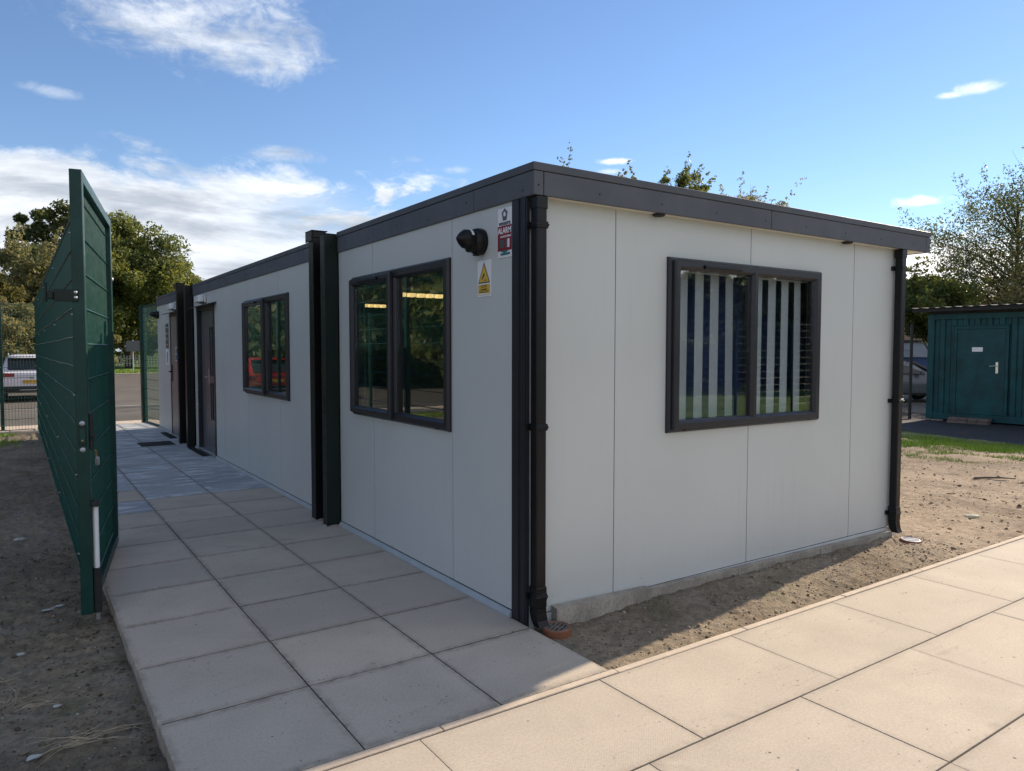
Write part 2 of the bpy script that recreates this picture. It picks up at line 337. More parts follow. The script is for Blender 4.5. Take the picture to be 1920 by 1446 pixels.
# ------------------------------------------------------------------ mesh helpers
class MB:
    def __init__(s): s.v = []; s.f = []
    def add(s, v, f):
        o = len(s.v); s.v += [tuple(p) for p in v]; s.f += [tuple(o+i for i in q) for q in f]; return s
    def box(s, x0, x1, y0, y1, z0, z1):
        x0, x1 = sorted((x0, x1)); y0, y1 = sorted((y0, y1)); z0, z1 = sorted((z0, z1))
        v = [(x, y, z) for z in (z0, z1) for y in (y0, y1) for x in (x0, x1)]
        return s.add(v, [(0, 2, 3, 1), (4, 5, 7, 6), (0, 1, 5, 4), (2, 6, 7, 3), (0, 4, 6, 2), (1, 3, 7, 5)])
    def bbox(s, x0, x1, y0, y1, z0, z1, b=.003):
        """box with chamfered edges"""
        x0, x1 = sorted((x0, x1)); y0, y1 = sorted((y0, y1)); z0, z1 = sorted((z0, z1))
        b = min(b, (x1-x0)/2.5, (y1-y0)/2.5, (z1-z0)/2.5)
        v = []; idx = {}
        for sx in (0, 1):
            for sy in (0, 1):
                for sz in (0, 1):
                    X, Y, Z = (x0, x1)[sx], (y0, y1)[sy], (z0, z1)[sz]
                    ix, iy, iz = X+(b if sx == 0 else -b), Y+(b if sy == 0 else -b), Z+(b if sz == 0 else -b)
                    for a, p in (('x', (X, iy, iz)), ('y', (ix, Y, iz)), ('z', (ix, iy, Z))):
                        idx[(sx, sy, sz, a)] = len(v); v.append(p)
        f = []
        q = lambda *k_: f.append(tuple(idx[x] for x in k_))
        q((0,0,0,'x'),(0,0,1,'x'),(0,1,1,'x'),(0,1,0,'x')); q((1,0,0,'x'),(1,1,0,'x'),(1,1,1,'x'),(1,0,1,'x'))
        q((0,0,0,'y'),(1,0,0,'y'),(1,0,1,'y'),(0,0,1,'y')); q((0,1,0,'y'),(0,1,1,'y'),(1,1,1,'y'),(1,1,0,'y'))
        q((0,0,0,'z'),(0,1,0,'z'),(1,1,0,'z'),(1,0,0,'z')); q((0,0,1,'z'),(1,0,1,'z'),(1,1,1,'z'),(0,1,1,'z'))
        for a_, b_ in ((0, 0), (0, 1), (1, 0), (1, 1)):
            q((a_, b_, 0, 'x'), (a_, b_, 1, 'x'), (a_, b_, 1, 'y'), (a_, b_, 0, 'y'))
            q((a_, 0, b_, 'x'), (a_, 1, b_, 'x'), (a_, 1, b_, 'z'), (a_, 0, b_, 'z'))
            q((0, a_, b_, 'y'), (1, a_, b_, 'y'), (1, a_, b_, 'z'), (0, a_, b_, 'z'))
        for sx in (0, 1):
            for sy in (0, 1):
                for sz in (0, 1): q((sx, sy, sz, 'x'), (sx, sy, sz, 'y'), (sx, sy, sz, 'z'))
        return s.add(v, f)
    def tube(s, pts, rad, n=8, caps=True):
        pts = [Vector(p) for p in pts]
        if not isinstance(rad, (list, tuple)): rad = [rad]*len(pts)
        rings = []; prev = None
        for i, p in enumerate(pts):
            d = (pts[min(i+1, len(pts)-1)]-pts[max(i-1, 0)]).normalized()
            if prev is None:
                a = Vector((0, 0, 1)) if abs(d.z) < .9 else Vector((1, 0, 0))
                u_ = d.cross(a).normalized()
            else: u_ = (prev - d*prev.dot(d)).normalized()
            prev = u_; v_ = d.cross(u_)
            rings.append([p + (u_*math.cos(2*math.pi*k_/n)+v_*math.sin(2*math.pi*k_/n))*rad[i] for k_ in range(n)])
        V = [q for r in rings for q in r]; F = []
        for i in range(len(pts)-1):
            for k_ in range(n): F.append((i*n+k_, i*n+(k_+1) % n, (i+1)*n+(k_+1) % n, (i+1)*n+k_))
        if caps: F.append(tuple(range(n-1, -1, -1))); F.append(tuple((len(pts)-1)*n+k_ for k_ in range(n)))
        return s.add(V, F)
    def prism(s, poly, axis, a, b):
        """2-D polygon swept along axis ('x','y','z') from a to b"""
        n = len(poly)
        mk = {'x': lambda p, t_: (t_, p[0], p[1]), 'y': lambda p, t_: (p[0], t_, p[1]), 'z': lambda p, t_: (p[0], p[1], t_)}[axis]
        V = [mk(p, a) for p in poly]+[mk(p, b) for p in poly]
        return s.add(V, [tuple(range(n)), tuple(range(2*n-1, n-1, -1))]+[(i, (i+1) % n, n+(i+1) % n, n+i) for i in range(n)])
    def lathe(s, prof, origin=(0, 0, 0), axis='z', n=24, caps=True):
        o = Vector(origin); V = []; F = []
        A = {'z': (Vector((1, 0, 0)), Vector((0, 1, 0)), Vector((0, 0, 1))), 'x': (Vector((0, 1, 0)), Vector((0, 0, 1)), Vector((1, 0, 0))), 'y': (Vector((1, 0, 0)), Vector((0, 0, 1)), Vector((0, 1, 0)))}[axis]
        for r_, h in prof:
            for k_ in range(n):
                a = 2*math.pi*k_/n; V.append(o+(A[0]*math.cos(a)+A[1]*math.sin(a))*max(r_, 1e-4)+A[2]*h)
        for i in range(len(prof)-1):
            for k_ in range(n): F.append((i*n+k_, i*n+(k_+1) % n, (i+1)*n+(k_+1) % n, (i+1)*n+k_))
        if caps: F.append(tuple(range(n))); F.append(tuple((len(prof)-1)*n+k_ for k_ in range(n)))
        return s.add(V, F)
    def xf(s, mtx):
        s.v = [tuple(mtx @ Vector(p)) for p in s.v]; return s
    def mesh(s, name, smooth=False):
        me = bpy.data.meshes.new(name); me.from_pydata(s.v, [], s.f)
        import bmesh
        bm = bmesh.new(); bm.from_mesh(me); bmesh.ops.recalc_face_normals(bm, faces=bm.faces); bm.to_mesh(me); bm.free()
        if smooth:
            for p in me.polygons: p.use_smooth = True
            me.set_sharp_from_angle(angle=R(38))
        return me
    def build(s, name, m_, parent=None, smooth=False, kind=None, label=None, loc=None):
        o = bpy.data.objects.new(name, s.mesh(name, smooth)); o.data.materials.append(M[m_]); COL.objects.link(o)
        if parent is not None: o.parent = parent
        if kind: o['kind'] = kind
        if label: o['label'] = label
        if loc: o.location = loc
        return o
def tag(o, label, cat, group=None, kind=None):
    o['label'] = label; o['category'] = cat
    if group: o['group'] = group
    if kind: o['kind'] = kind
    return o
def empty(name, loc, label=None, cat=None, group=None, rz=0):
    o = bpy.data.objects.new(name, None); COL.objects.link(o); o.location = loc; o.rotation_euler = (0, 0, rz); o.empty_display_size = .2
    if label: tag(o, label, cat, group)
    return o
def struct(o): o['kind'] = 'structure'; return o
def copy_tree(o, parent=None):
    c = o.copy(); COL.objects.link(c); c.parent = parent
    for ch in o.children: copy_tree(ch, c)
    return c
def text_mesh(s, size, depth=.0006, bold=.0):
    cu = bpy.data.curves.new('t', 'FONT'); cu.body = s; cu.size = size; cu.align_x = 'CENTER'; cu.align_y = 'CENTER'; cu.extrude = depth; cu.offset = bold; cu.resolution_u = 3
    ob = bpy.data.objects.new('t', cu); COL.objects.link(ob); dg = bpy.context.evaluated_depsgraph_get(); dg.update()
    me = bpy.data.meshes.new_from_object(ob.evaluated_get(dg)); bpy.data.objects.remove(ob); bpy.data.curves.remove(cu)
    return me
def text(name, s, size, m_, parent, mtx, bold=0., sx=1.):
    me = text_mesh(s, size, bold=bold); me.transform(Matrix.Diagonal((sx, 1, 1, 1))); me.transform(mtx)
    o = bpy.data.objects.new(name, me); me.materials.clear(); me.materials.append(M[m_]); COL.objects.link(o); o.parent = parent; return o
# faces: text lying on the side wall (facing -x) and on the end wall (facing -y)
def on_side(x, y, z): return Matrix(((0, 0, -1, x), (-1, 0, 0, y), (0, 1, 0, z), (0, 0, 0, 1)))
def on_end(x, y, z): return Matrix(((1, 0, 0, x), (0, 0, -1, y), (0, 1, 0, z), (0, 0, 0, 1)))

# value noise in numpy
def vnoise(x, y, seed=0):
    xi = np.floor(x).astype(np.int64); yi = np.floor(y).astype(np.int64); xf = x-xi; yf = y-yi
    def h(a, b):
        n = (a*374761393+b*668265263+seed*1442695041) & 0x7fffffff; n = ((n ^ (n >> 13))*1274126177) & 0x7fffffff
        return ((n ^ (n >> 16)) & 0xffff)/65535.
    u = xf*xf*(3-2*xf); v = yf*yf*(3-2*yf)
    return (h(xi, yi)*(1-u)+h(xi+1, yi)*u)*(1-v)+(h(xi, yi+1)*(1-u)+h(xi+1, yi+1)*u)*v
def fbm(x, y, oct=4, seed=0, gain=.5):
    s_ = 0; a = 1; t_ = 0
    for i in range(oct): s_ = s_+a*vnoise(x*2**i, y*2**i, seed+i); t_ += a; a *= gain
    return s_/t_
def ground_z(x, y):
    s_ = np.clip(np.maximum((x-4)/12., (y-12)/14.), 0, 1)
    return -.06-.24*s_
def np_mesh(name, V, F, m_, parent=None, kind=None, tint=None, smooth=False, loc=None):
    """V n*3, F m*k with k constant"""
    me = bpy.data.meshes.new(name); n = len(V); m2, k_ = F.shape
    me.vertices.add(n); me.vertices.foreach_set('co', V.astype(np.float32).ravel())
    me.loops.add(m2*k_); me.loops.foreach_set('vertex_index', F.astype(np.int32).ravel())
    me.polygons.add(m2); me.polygons.foreach_set('loop_start', np.arange(0, m2*k_, k_, dtype=np.int32))
    if smooth: me.polygons.foreach_set('use_smooth', np.ones(m2, dtype=bool))
    me.update(calc_edges=True)
    if tint is not None:
        a = me.attributes.new('tint', 'FLOAT', 'FACE'); a.data.foreach_set('value', tint.astype(np.float32))
    me.materials.append(M[m_]); o = bpy.data.objects.new(name, me); COL.objects.link(o)
    if parent is not None: o.parent = parent
    if kind: o['kind'] = kind
    if loc: o.location = loc
    return o
def sheet(name, xs, ys, zf, m_, kind='structure', keep=None, smooth=True):
    X, Y = np.meshgrid(xs, ys); Z = zf(X, Y); V = np.stack([X.ravel(), Y.ravel(), Z.ravel()], 1)
    nx, ny = len(xs), len(ys); I = np.arange(nx*ny).reshape(ny, nx)
    F = np.stack([I[:-1, :-1].ravel(), I[:-1, 1:].ravel(), I[1:, 1:].ravel(), I[1:, :-1].ravel()], 1)
    if keep is not None:
        c = V[F].mean(1); F = F[keep(c[:, 0], c[:, 1])]
    return np_mesh(name, V, F, m_, kind=kind, smooth=smooth)
# ================================================================== SETTING
def grow(a, b, d0, g):
    out = [a]; d = d0; sg = 1 if b > a else -1
    while (b-out[-1])*sg > d: out.append(out[-1]+d*sg); d *= g
    out.append(b); return out
gx = np.array(sorted(set([round(v, 3) for v in grow(0, 700, 3, 1.12)+grow(0, -700, 3, 1.12)])))
ground = sheet('ground', gx, gx, lambda X, Y: ground_z(X, Y)-.085, 'lawn')

def soil_l(X, Y):
    b = ground_z(X, Y)-.008
    e = np.clip((-1.83-X)/.5, 0, 1)
    h = (fbm(X*2.2, Y*2.2, 4, 3)-.5)*.085*(.35+.65*e)+(fbm(X*17, Y*17, 4, 9, .6)-.5)*.044*(.5+fbm(X*1.3, Y*1.3, 2, 4))
    return b-.002*(1-e)+h
def soil_r(X, Y):
    b = ground_z(X, Y); t = np.clip((X-2.2)/4, 0, 1); b = (-.034)*(1-t)+b*t
    b = b-.03*np.clip((X-.2)/1.2, 0, 1)*np.clip((-.30-Y)/.2, 0, 1)*(1-t)
    e = np.clip((Y+.67)/.12, 0, 1)
    amp = np.clip((X-3.2)/2.5, 0, 1)
    h = (fbm(X*2.0+5, Y*2.0, 4, 21)-.5)*(.04+.07*amp)*e+(fbm(X*19, Y*19, 4, 33, .6)-.5)*(.026+.012*amp)
    h = h+.048*np.clip(1-np.abs(Y+.09)/.13, 0, 1)*(X < 3.6)*np.clip((X-.3)/.3, 0, 1)*fbm(X*5, Y*5, 3, 5)
    return b-.014*(1-e)+h
def xgrass(Y): return np.interp(Y, [-6, 1.9, 2.4, 3.0, 5, 12], [12.2, 11.2, 10.8, 10.35, 10.2, 10.])+(fbm(Y*1.7, Y*.3, 3, 2)-.5)*.9
def xtar(Y): return np.interp(Y, [-8, 2.3, 3.5, 4.7, 8, 14], [12.1, 12.4, 12.6, 13.0, 14.6, 18.])
xs = np.array([*np.arange(-1.812, -3.3, -.016)][::-1]); xs = np.concatenate([np.array(grow(-3.31, -9, .03, 1.04))[::-1][:-1], xs])
ys = np.concatenate([np.arange(-5, -2.2, .1), np.arange(-2.2, 2.6, .018), np.arange(2.6, 13.1, .05)])
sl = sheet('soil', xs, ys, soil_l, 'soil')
xs = np.concatenate([np.arange(-.012, 3.9, .018), np.arange(3.9, 8, .04), np.arange(8, 12.9, .09)])
ys = np.concatenate([np.arange(-.681, .10, .017), np.arange(.10, 14, .06)])
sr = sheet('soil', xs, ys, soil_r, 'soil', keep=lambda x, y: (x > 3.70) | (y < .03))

# car park, far kerbs, verge
tp = lambda off: (lambda X, Y: ground_z(X, Y)+off)
xs = np.array([-60, -40, -30, -25, -20, -17, -14, -12, -10, -9, *np.arange(-8, 45, 1.)]); ys = np.array([*np.arange(14.2, 34, .5), *np.arange(34, 54.1, 2.)])
road = sheet('car_park', xs, ys, tp(.0), 'tarmac')
ys2 = np.arange(-40, 14.3, 1.)
road2 = sheet('road', np.array([-60, -40, -30, -20, -14, -9.]), ys2, tp(-.01), 'tarmac')
mb = MB()
for i in range(12):   # edge strip where the path meets the car park
    x0 = -9+i*.92; mb = MB(); mb.bbox(x0, x0+.914, 13.02, 14.22, ground_z(x0, 13.)-.1, -.035-.02*(i % 2 == 0)*.3, .006)
    o = mb.build('edging_slab', 'kerb', road)
mb = MB()
for i in range(60):
    x0 = -25+i*.92; mb.bbox(x0, x0+.912, 54.1, 54.3, -.45, -.19, .02)
o = mb.build('far_kerb', 'kerb', kind='structure')
ver = sheet('grass_verge', np.arange(-60, 61, 4.), np.array([54.3, 58, 62, 66, 70, 80, 110.]), lambda X, Y: -.2+0*X+np.clip((Y-56)/60, 0, 1)*.5, 'lawn')
mb = MB()    # bay lines
for x0 in (-6.1, -3.3, -.4, 2.2, 4.8): 
    v = [(x0+dx_, y_, float(ground_z(x0, y_))+.006) for y_ in np.arange(21.5, 26.6, .5) for dx_ in (0, .09)]
    n = len(v)//2; mb.add(v, [(2*i, 2*i+1, 2*i+3, 2*i+2) for i in range(n-1)])
v = [(x_, 21.4+dy_, float(ground_z(x_, 21.4))+.010) for x_ in np.arange(-12, 8, 1.) for dy_ in (0, .1)]
mb.add(v, [(2*i, 2*i+1, 2*i+3, 2*i+2) for i in range(len(v)//2-1)])
mb.build('bay_marking', 'road_paint', road)

# right-hand: new tarmac before the container, sunlit hard standing beyond
ys = np.concatenate([np.arange(-8, 2, .5), np.arange(2, 9, .2), np.arange(9, 20, 1.)])
S = np.linspace(0, 1, 30)
def warp_sheet(name, f0, f1, off, m_, nS=24):
    V = []; 
    for y in ys:
        a = float(f0(np.array([y]))[0]); b = float(f1(np.array([y]))[0])
        for s_ in np.linspace(0, 1, nS): x = a+(b-a)*s_; V.append((x, y, float(ground_z(x, y))+off))
    n = len(ys); I = np.arange(n*nS).reshape(n, nS)
    F = np.stack([I[:-1, :-1].ravel(), I[:-1, 1:].ravel(), I[1:, 1:].ravel(), I[1:, :-1].ravel()], 1)
    return np_mesh(name, np.array(V), F, m_, kind='structure')
warp_sheet('tarmac_path', xtar, lambda y: np.full_like(y, 19.), .0, 'tarmac_new')
warp_sheet('hard_standing', lambda y: np.full_like(y, 19.), lambda y: np.full_like(y, 44.), .0, 'tarmac', 12)
warp_sheet('grass_bank', xgrass, xtar, -.012, 'lawn')

def blades(name, n, region, h, wdt, seed, zf, label=None):
    rng = np.random.default_rng(seed); P = region(rng, n); n = len(P)
    z = zf(P[:, 0], P[:, 1]); a = rng.uniform(0, 2*math.pi, n); hh = h*rng.uniform(.45, 1.2, n); ww = wdt*rng.uniform(.6, 1.3, n)
    dxy = np.stack([np.cos(a), np.sin(a)], 1)*ww[:, None]; lean = rng.normal(0, .35, (n, 2))*hh[:, None]
    V = np.zeros((n, 3, 3)); V[:, 0, :2] = P-dxy; V[:, 1, :2] = P+dxy; V[:, 2, :2] = P+lean
    V[:, 0, 2] = V[:, 1, 2] = z-.01; V[:, 2, 2] = z+hh
    return np_mesh(name, V.reshape(-1, 3), np.arange(3*n).reshape(n, 3), 'grass', kind='stuff', tint=rng.uniform(0, 1, n)**1.3)
def reg_r(rng, n):
    y = rng.uniform(-2, 8.5, n); s_ = rng.uniform(0, 1, n); a = xgrass(y)-.25*rng.uniform(0, 1, n)**3; b = xtar(y)+.02
    return np.stack([a+(b-a)*s_, y], 1)
g1 = blades('grass', 60000, reg_r, .07, .0045, 1, lambda x, y: ground_z(x, y)-.01); g1['label'] = 'bright green grass edging the tarmac in front of the container'
def reg_p(rng, n):
    c = np.array([[8.95, 2.75], [9.5, 2.2], [10.1, 2.7], [9.3, 3.6], [10.3, 1.6]])[rng.integers(0, 5, n)]; P = c+rng.normal(0, .28, (n, 2))
    return P[fbm(P[:, 0]*4, P[:, 1]*4, 3, 8) > .45]
blades('grass', 7000, reg_p, .04, .004, 2, soil_r)['label'] = 'thin tufts of grass creeping over the dry soil'
def reg_l(rng, n):
    P = np.stack([rng.uniform(-9, -2.2, n), rng.uniform(10.6, 13.2, n)], 1)
    return P[fbm(P[:, 0]*.9+3, P[:, 1]*1.5, 3, 12)+(P[:, 1]-12.4)*.15 > .5]
blades('grass', 26000, reg_l, .07, .005, 3, soil_l)['label'] = 'patch of grass by the far fence at the left'
def reg_v(rng, n): return np.stack([rng.uniform(-8, 20, n), rng.uniform(54.4, 62, n)], 1)
blades('grass', 30000, reg_v, .10, .02, 4, lambda x, y: -.2+0*x+np.clip((y-56)/60, 0, 1)*.5)['label'] = 'mown grass verge beyond the car park'
def reg_s(rng, n):
    P = np.stack([-1.85-rng.exponential(.7, n), rng.uniform(-2., 7, n)], 1); return P[fbm(P[:, 0]*2.3, P[:, 1]*2.3, 3, 15) > .6]
blades('grass', 2500, reg_s, .022, .0014, 5, soil_l)['label'] = 'sparse seedlings in the dark soil left of the path'

def clods(name, P, z, size, seed, m_='stones', label=None, flat=.6):
    rng = np.random.default_rng(seed); n = len(P)
    base = np.array([(1, 0, 0), (-1, 0, 0), (0, 1, 0), (0, -1, 0), (0, 0, 1), (0, 0, -1)], float)
    tri = np.array([(0, 2, 4), (2, 1, 4), (1, 3, 4), (3, 0, 4), (2, 0, 5), (1, 2, 5), (3, 1, 5), (0, 3, 5)])
    V = base[None]*rng.uniform(.6, 1.25, (n, 6, 1))+rng.normal(0, .22, (n, 6, 3)); V[..., 2] *= flat
    a = rng.uniform(0, 6.28, n); c, s_ = np.cos(a), np.sin(a); X = V[..., 0]*c[:, None]-V[..., 1]*s_[:, None]; Y = V[..., 0]*s_[:, None]*.8+V[..., 1]*c[:, None]
    V = np.stack([X, Y, V[..., 2]], -1)*size[:, None, None]; V[..., :2] += P[:, None, :]; V[..., 2] += (z+size*.15)[:, None]
    F = (tri[None]+6*np.arange(n)[:, None, None]).reshape(-1, 3)
    o = np_mesh(name, V.reshape(-1, 3), F, m_, kind='stuff', tint=np.repeat(rng.uniform(0, 1, n), 8)); o['label'] = label; return o
rng = np.random.default_rng(11)
n = 9000; P = np.stack([-1.83-rng.exponential(.75, n), rng.uniform(-2.3, 3.5, n)**1., ], 1); P = P[P[:, 0] > -6]
P2 = np.stack([rng.uniform(-6, -1.86, 4500), rng.uniform(3.5, 13, 4500)], 1); P = np.concatenate([P, P2])
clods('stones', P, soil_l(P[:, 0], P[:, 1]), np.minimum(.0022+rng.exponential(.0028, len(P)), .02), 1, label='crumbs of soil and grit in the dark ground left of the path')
n = 4500; P = np.stack([rng.uniform(.05, 3.8, n), rng.uniform(-.66, -.04, n)], 1)
P2 = np.stack([rng.uniform(3.6, 12, 8500), -.66+rng.uniform(0, 1, 8500)**1.5*9], 1); P = np.concatenate([P, P2])
sz = np.minimum(.002+rng.exponential(.0024, len(P)), .016); sz[4500:] = np.minimum(.0025+rng.exponential(.0048, len(sz)-4500), .034)
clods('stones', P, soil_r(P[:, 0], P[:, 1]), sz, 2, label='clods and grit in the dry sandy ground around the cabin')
n = 260; P = np.concatenate([np.stack([-1.9-rng.exponential(.8, n), rng.uniform(-2, 6, n)], 1)]); 
clods('pale_chips', P, soil_l(P[:, 0], P[:, 1]), rng.uniform(.003, .009, len(P)), 3, m_='white_bits', label='pale stone chips scattered on the dark soil')
P = np.stack([rng.uniform(.2, 9, 160), -.64+rng.uniform(0, 1, 160)**1.6*5], 1)
P = P[(P[:, 0] > 3.8) | (P[:, 1] < -.05)]
clods('pale_chips', P, soil_r(P[:, 0], P[:, 1]), rng.uniform(.003, .009, len(P)), 4, m_='white_bits', label='pale stone chips in the dry soil')

rg0 = random.Random(4)
# straw and dead leaves
def strawmesh(n, L, spread, seed, r0=.0012):
    rg = random.Random(seed); mb = MB()
    for i in range(n):
        a = rg.gauss(1.0+seed*.7, .45)+(math.pi if rg.random() < .4 else 0); l = L*rg.uniform(.4, 1); ox, oy = rg.gauss(0, spread), rg.gauss(0, spread); bend = rg.uniform(-.8, .8)
        pts = []; x, y = ox, oy
        for k_ in range(5):
            pts.append((x, y, .004+.018*math.sin(k_/4*math.pi)*rg.uniform(.2, 1))); x += math.cos(a)*l/4; y += math.sin(a)*l/4; a += bend/4
        mb.tube(pts, [r0, r0, r0*.9, r0*.7, r0*.4], 4)
    return mb
def put_on(o, f): o.location.z = float(f(np.array([o.location.x]), np.array([o.location.y]))[0])+.006
for (x, y, n, L, lab, seed) in ((-2.05, .10, 20, .26, 'tuft of long dry straw lying beside the paved path, nearest the camera', 3), (-2.28, .69, 12, .15, 'small orange-brown tuft of dead grass at the left edge of the soil', 5),
                          (-2.19, .60, 8, .15, 'few thin stalks of dry grass between the two larger dead tufts', 8), (-2.33, .98, 8, .12, 'faded bent stalks of grass farthest left on the dark soil', 12)):
    o = strawmesh(n, L, .02, seed, .0013).build('straw_tuft', 'straw'); o.location = (x, y, 0); put_on(o, soil_l); tag(o, lab, 'straw', 'dead grass on the soil left of the path')
def leafmesh(L, seed):
    rg = random.Random(seed); n = 6; top = []
    prof = [(i/n, .32*math.sin(math.pi*(i/n)**.8)) for i in range(n+1)]
    v = []; 
    for t_, w_ in prof:
        for sgn in (-1, 0, 1): v.append(((t_-.5)*L, sgn*w_*L, .004+abs(sgn)*.12*L*w_*2+.02*L*math.sin(t_*5+seed)))
    f = []
    for i in range(n):
        for j in (0, 1): f.append((i*3+j, i*3+j+1, i*3+j+4, i*3+j+3))
    mb = MB(); mb.add(v, f); k_ = len(v); mb.add([(a, b, c-.0012) for a, b, c in v], [tuple(reversed(q)) for q in f]); return mb
for i, (x, y, L, a, lab) in enumerate(((-2.22, .05, .06, .4, 'pale dead leaf at the lower left corner of the soil'), (-2.25, .15, .05, 1.2, 'curled brown leaf just behind the pale dead leaf'), (-2.12, 1.905, .065, .1, 'long pale leaf lying left of the open gate'),
                                 (-2.06, 1.93, .06, .25, 'shorter pale leaf touching the long one left of the open gate'))):
    o = leafmesh(L, i).build('dead_leaf', 'white_bits' if i in (0, 2, 3) else 'dead_leaf'); o.location = (x, y, 0); o.rotation_euler.z = a; put_on(o, soil_l); tag(o, lab, 'leaf', 'dead leaves on the soil left of the path')
for i, (x, y, w_, lab) in enumerate(((-2.258, 1.268, .022, 'small white lump of stone on the dark soil left of the gate foot'), (-2.13, .533, .018, 'white chip of stone on the dark soil between the straw tufts'), (-2.249, 3.93, .040, 'crumpled white scrap on the dark soil beside the fence, farthest back'))):
    mb = MB(); mb.lathe([(.001, -.4), (.8, -.3), (1., .0), (.7, .35), (.001, .5)], n=7); mb.v = [(a*w_*rg0.uniform(.8, 1.25), b*w_*.7*rg0.uniform(.8, 1.25), c*w_*.7) for a, b, c in mb.v]
    o = mb.build('pale_stone', 'white_bits'); o.location = (x, y, 0); put_on(o, soil_l); tag(o, lab, 'stone', 'pale stones on the dark soil')
# the smooth oval stone and the stick on the sandy ground
mb = MB(); mb.lathe([(.001, -.02), (.05, -.014), (.068, 0), (.058, .016), (.03, .025), (.001, .028)], n=14); mb.xf(Matrix.Diagonal((1.15, .75, 1, 1)))
o = mb.build('stone', 'pebble', smooth=True); o.location = (5.05, -.02, 0); o.rotation_euler.z = -.5; put_on(o, soil_r); tag(o, 'smooth oval grey-green stone on the sandy ground beyond the right drainpipe', 'stone')
mb = MB(); mb.tube([(-.26, .0, .012), (-.1, .015, .016), (.05, .0, .018), (.24, -.02, .010)], [.014, .013, .011, .005], 6)
o = mb.build('stick', 'bark', smooth=True); o.location = (7.9, .95, 0); o.rotation_euler.z = -.62; put_on(o, soil_r); tag(o, 'dark broken stick lying on the sandy ground by the grass', 'stick')

# ------------------------------------------------------------------ paving
TH = .048
XS = [-1.816, -1.2083, -.6004, -.008]; D0, Y0 = .6026, -.0524
path = MB().box(-1.80, -.015, -.66, 13.0, -.30, -.0025).build('path', 'joint_sand', kind='structure')
MB().box(-1.811, -1.7995, -.676, 12.99, -.30, -.0495).build('mortar_bed', 'plinth', path)
rg = random.Random(5)
def slab_mesh(wx, wy, m_):
    mb = MB(); mb.bbox(-wx/2, wx/2, -wy/2, wy/2, -TH, 0, .0016); me = mb.mesh('paving_slab'); me.materials.append(M[m_]); return me
sm = {}
def lay(parent, x0, x1, y0, y1, m_, gap=.007, jit=.0008, gy=None):
    wx, wy = round(x1-x0-gap, 3), round(y1-y0-(gy or gap), 3); key = (wx, wy, m_)
    if key not in sm: sm[key] = slab_mesh(wx, wy, m_)
    o = bpy.data.objects.new('paving_slab', sm[key]); COL.objects.link(o); o.parent = parent
    o.location = ((x0+x1)/2+rg.uniform(-.0008, .0008), (y0+y1)/2+rg.uniform(-.0008, .0008), rg.uniform(-jit, jit))
    o.rotation_euler = (rg.uniform(-.0008, .0008), rg.uniform(-.0008, .0008), rg.uniform(-.0015, .0015))
    return o
for k_ in range(-1, 22):
    y0 = -.677 if k_ == -1 else Y0+k_*D0; y1 = Y0+(k_+1)*D0
    for c in range(3):
        blue = (k_ >= 8 and c == 1) or (k_ >= 8 and c == 2) or (c == 0 and (k_ == 7 or k_ >= 9))
        if c == 2 and k_ == 8: blue = True
        lay(path, XS[c], XS[c+1], y0, y1, 'slab_blue' if blue else 'slab', gap=.0065, gy=.011)
pav = MB().box(-1.8, 11.9, -7.0, -.70, -.30, -.0025).build('pavement', 'joint_sand', kind='structure')
r = random.Random(2)
x = -1.816
while x < 12:           # thin edging kerb along the pavement
    x1 = x+.914; o = MB().bbox(x+.0015, x1-.0015, -.7195, -.6815, -.15, .003, .003).build('edging_kerb', 'kerb', pav); o.location.z = r.uniform(-.0015, .0015)
    x = x1
for row in range(9):
    y1 = -.7225-row*.6045; y0 = y1-.6045
    s0 = [-1.0104, -.402, -1.3, -.7, -1.0, -.4, -1.3, -.7, -1.0][row]-.898*2
    for i in range(18):
        a = s0+i*.898; b = a+.898
        a = max(a, -1.816)
        if b < -1.7 or a > 11.9: continue
        lay(pav, a, b, y0, y1, 'slab_big', gap=.003, gy=.007)

# ================================================================== CABIN
def wb(mb, side, a0, a1, z0, z1, d0, d1, b=0):
    """box on a wall: a along it, z up, d out of it"""
    if side == 's': args = (-d1, -d0, a0, a1, z0, z1)
    else: args = (a0, a1, -d1, -d0, z0, z1)
    return mb.bbox(*args, b) if b else mb.box(*args)
def wp(side, a, z, d): return (-d, a, z) if side == 's' else (a, -d, z)
def rects(a0, a1, z0, z1, holes):
    xs_ = sorted({a0, a1, *[h for H in holes for h in H[:2] if a0 < h < a1]}); out = []
    for i in range(len(xs_)-1):
        m0, m1 = xs_[i], xs_[i+1]; mid = (m0+m1)/2; zs = [z0]
        for H in sorted([h for h in holes if h[0] < mid < h[1]], key=lambda h: h[2]): zs += [H[2], H[3]]
        zs.append(z1)
        for j in range(0, len(zs), 2):
            if zs[j+1]-zs[j] > 1e-4: out.append((m0, m1, zs[j], zs[j+1]))
    return out
cabin = empty('modular_cabin', (1.9, 6, 0), 'long grey modular cabin of three joined units with dark fascia and flat roof', 'building')
CI = Matrix.Translation((-1.9, -6, 0))
def part(mb, name, m_, parent=None, **kw):
    """part of the cabin given in world coordinates"""
    mb.xf(CI); return mb.build(name, m_, parent or cabin, **kw)
LY, LX = 11.97, 3.74
ZB, ZT = .036, 2.30
W1 = (.802, 2.353, .967, 2.047); W2 = (4.018, 5.626, .971, 2.040); WE = (1.042, 2.6065, .970, 2.042)
D1 = (7.25, 8.37, 0.0, 2.10); D2 = (9.60, 10.62, 0.0, 2.10)
ins = lambda w_, e=.03: (w_[0]+e, w_[1]-e, w_[2]+e, w_[3]-e)
holes_s = [ins(W1), ins(W2), D1, D2]; holes_e = [ins(WE)]
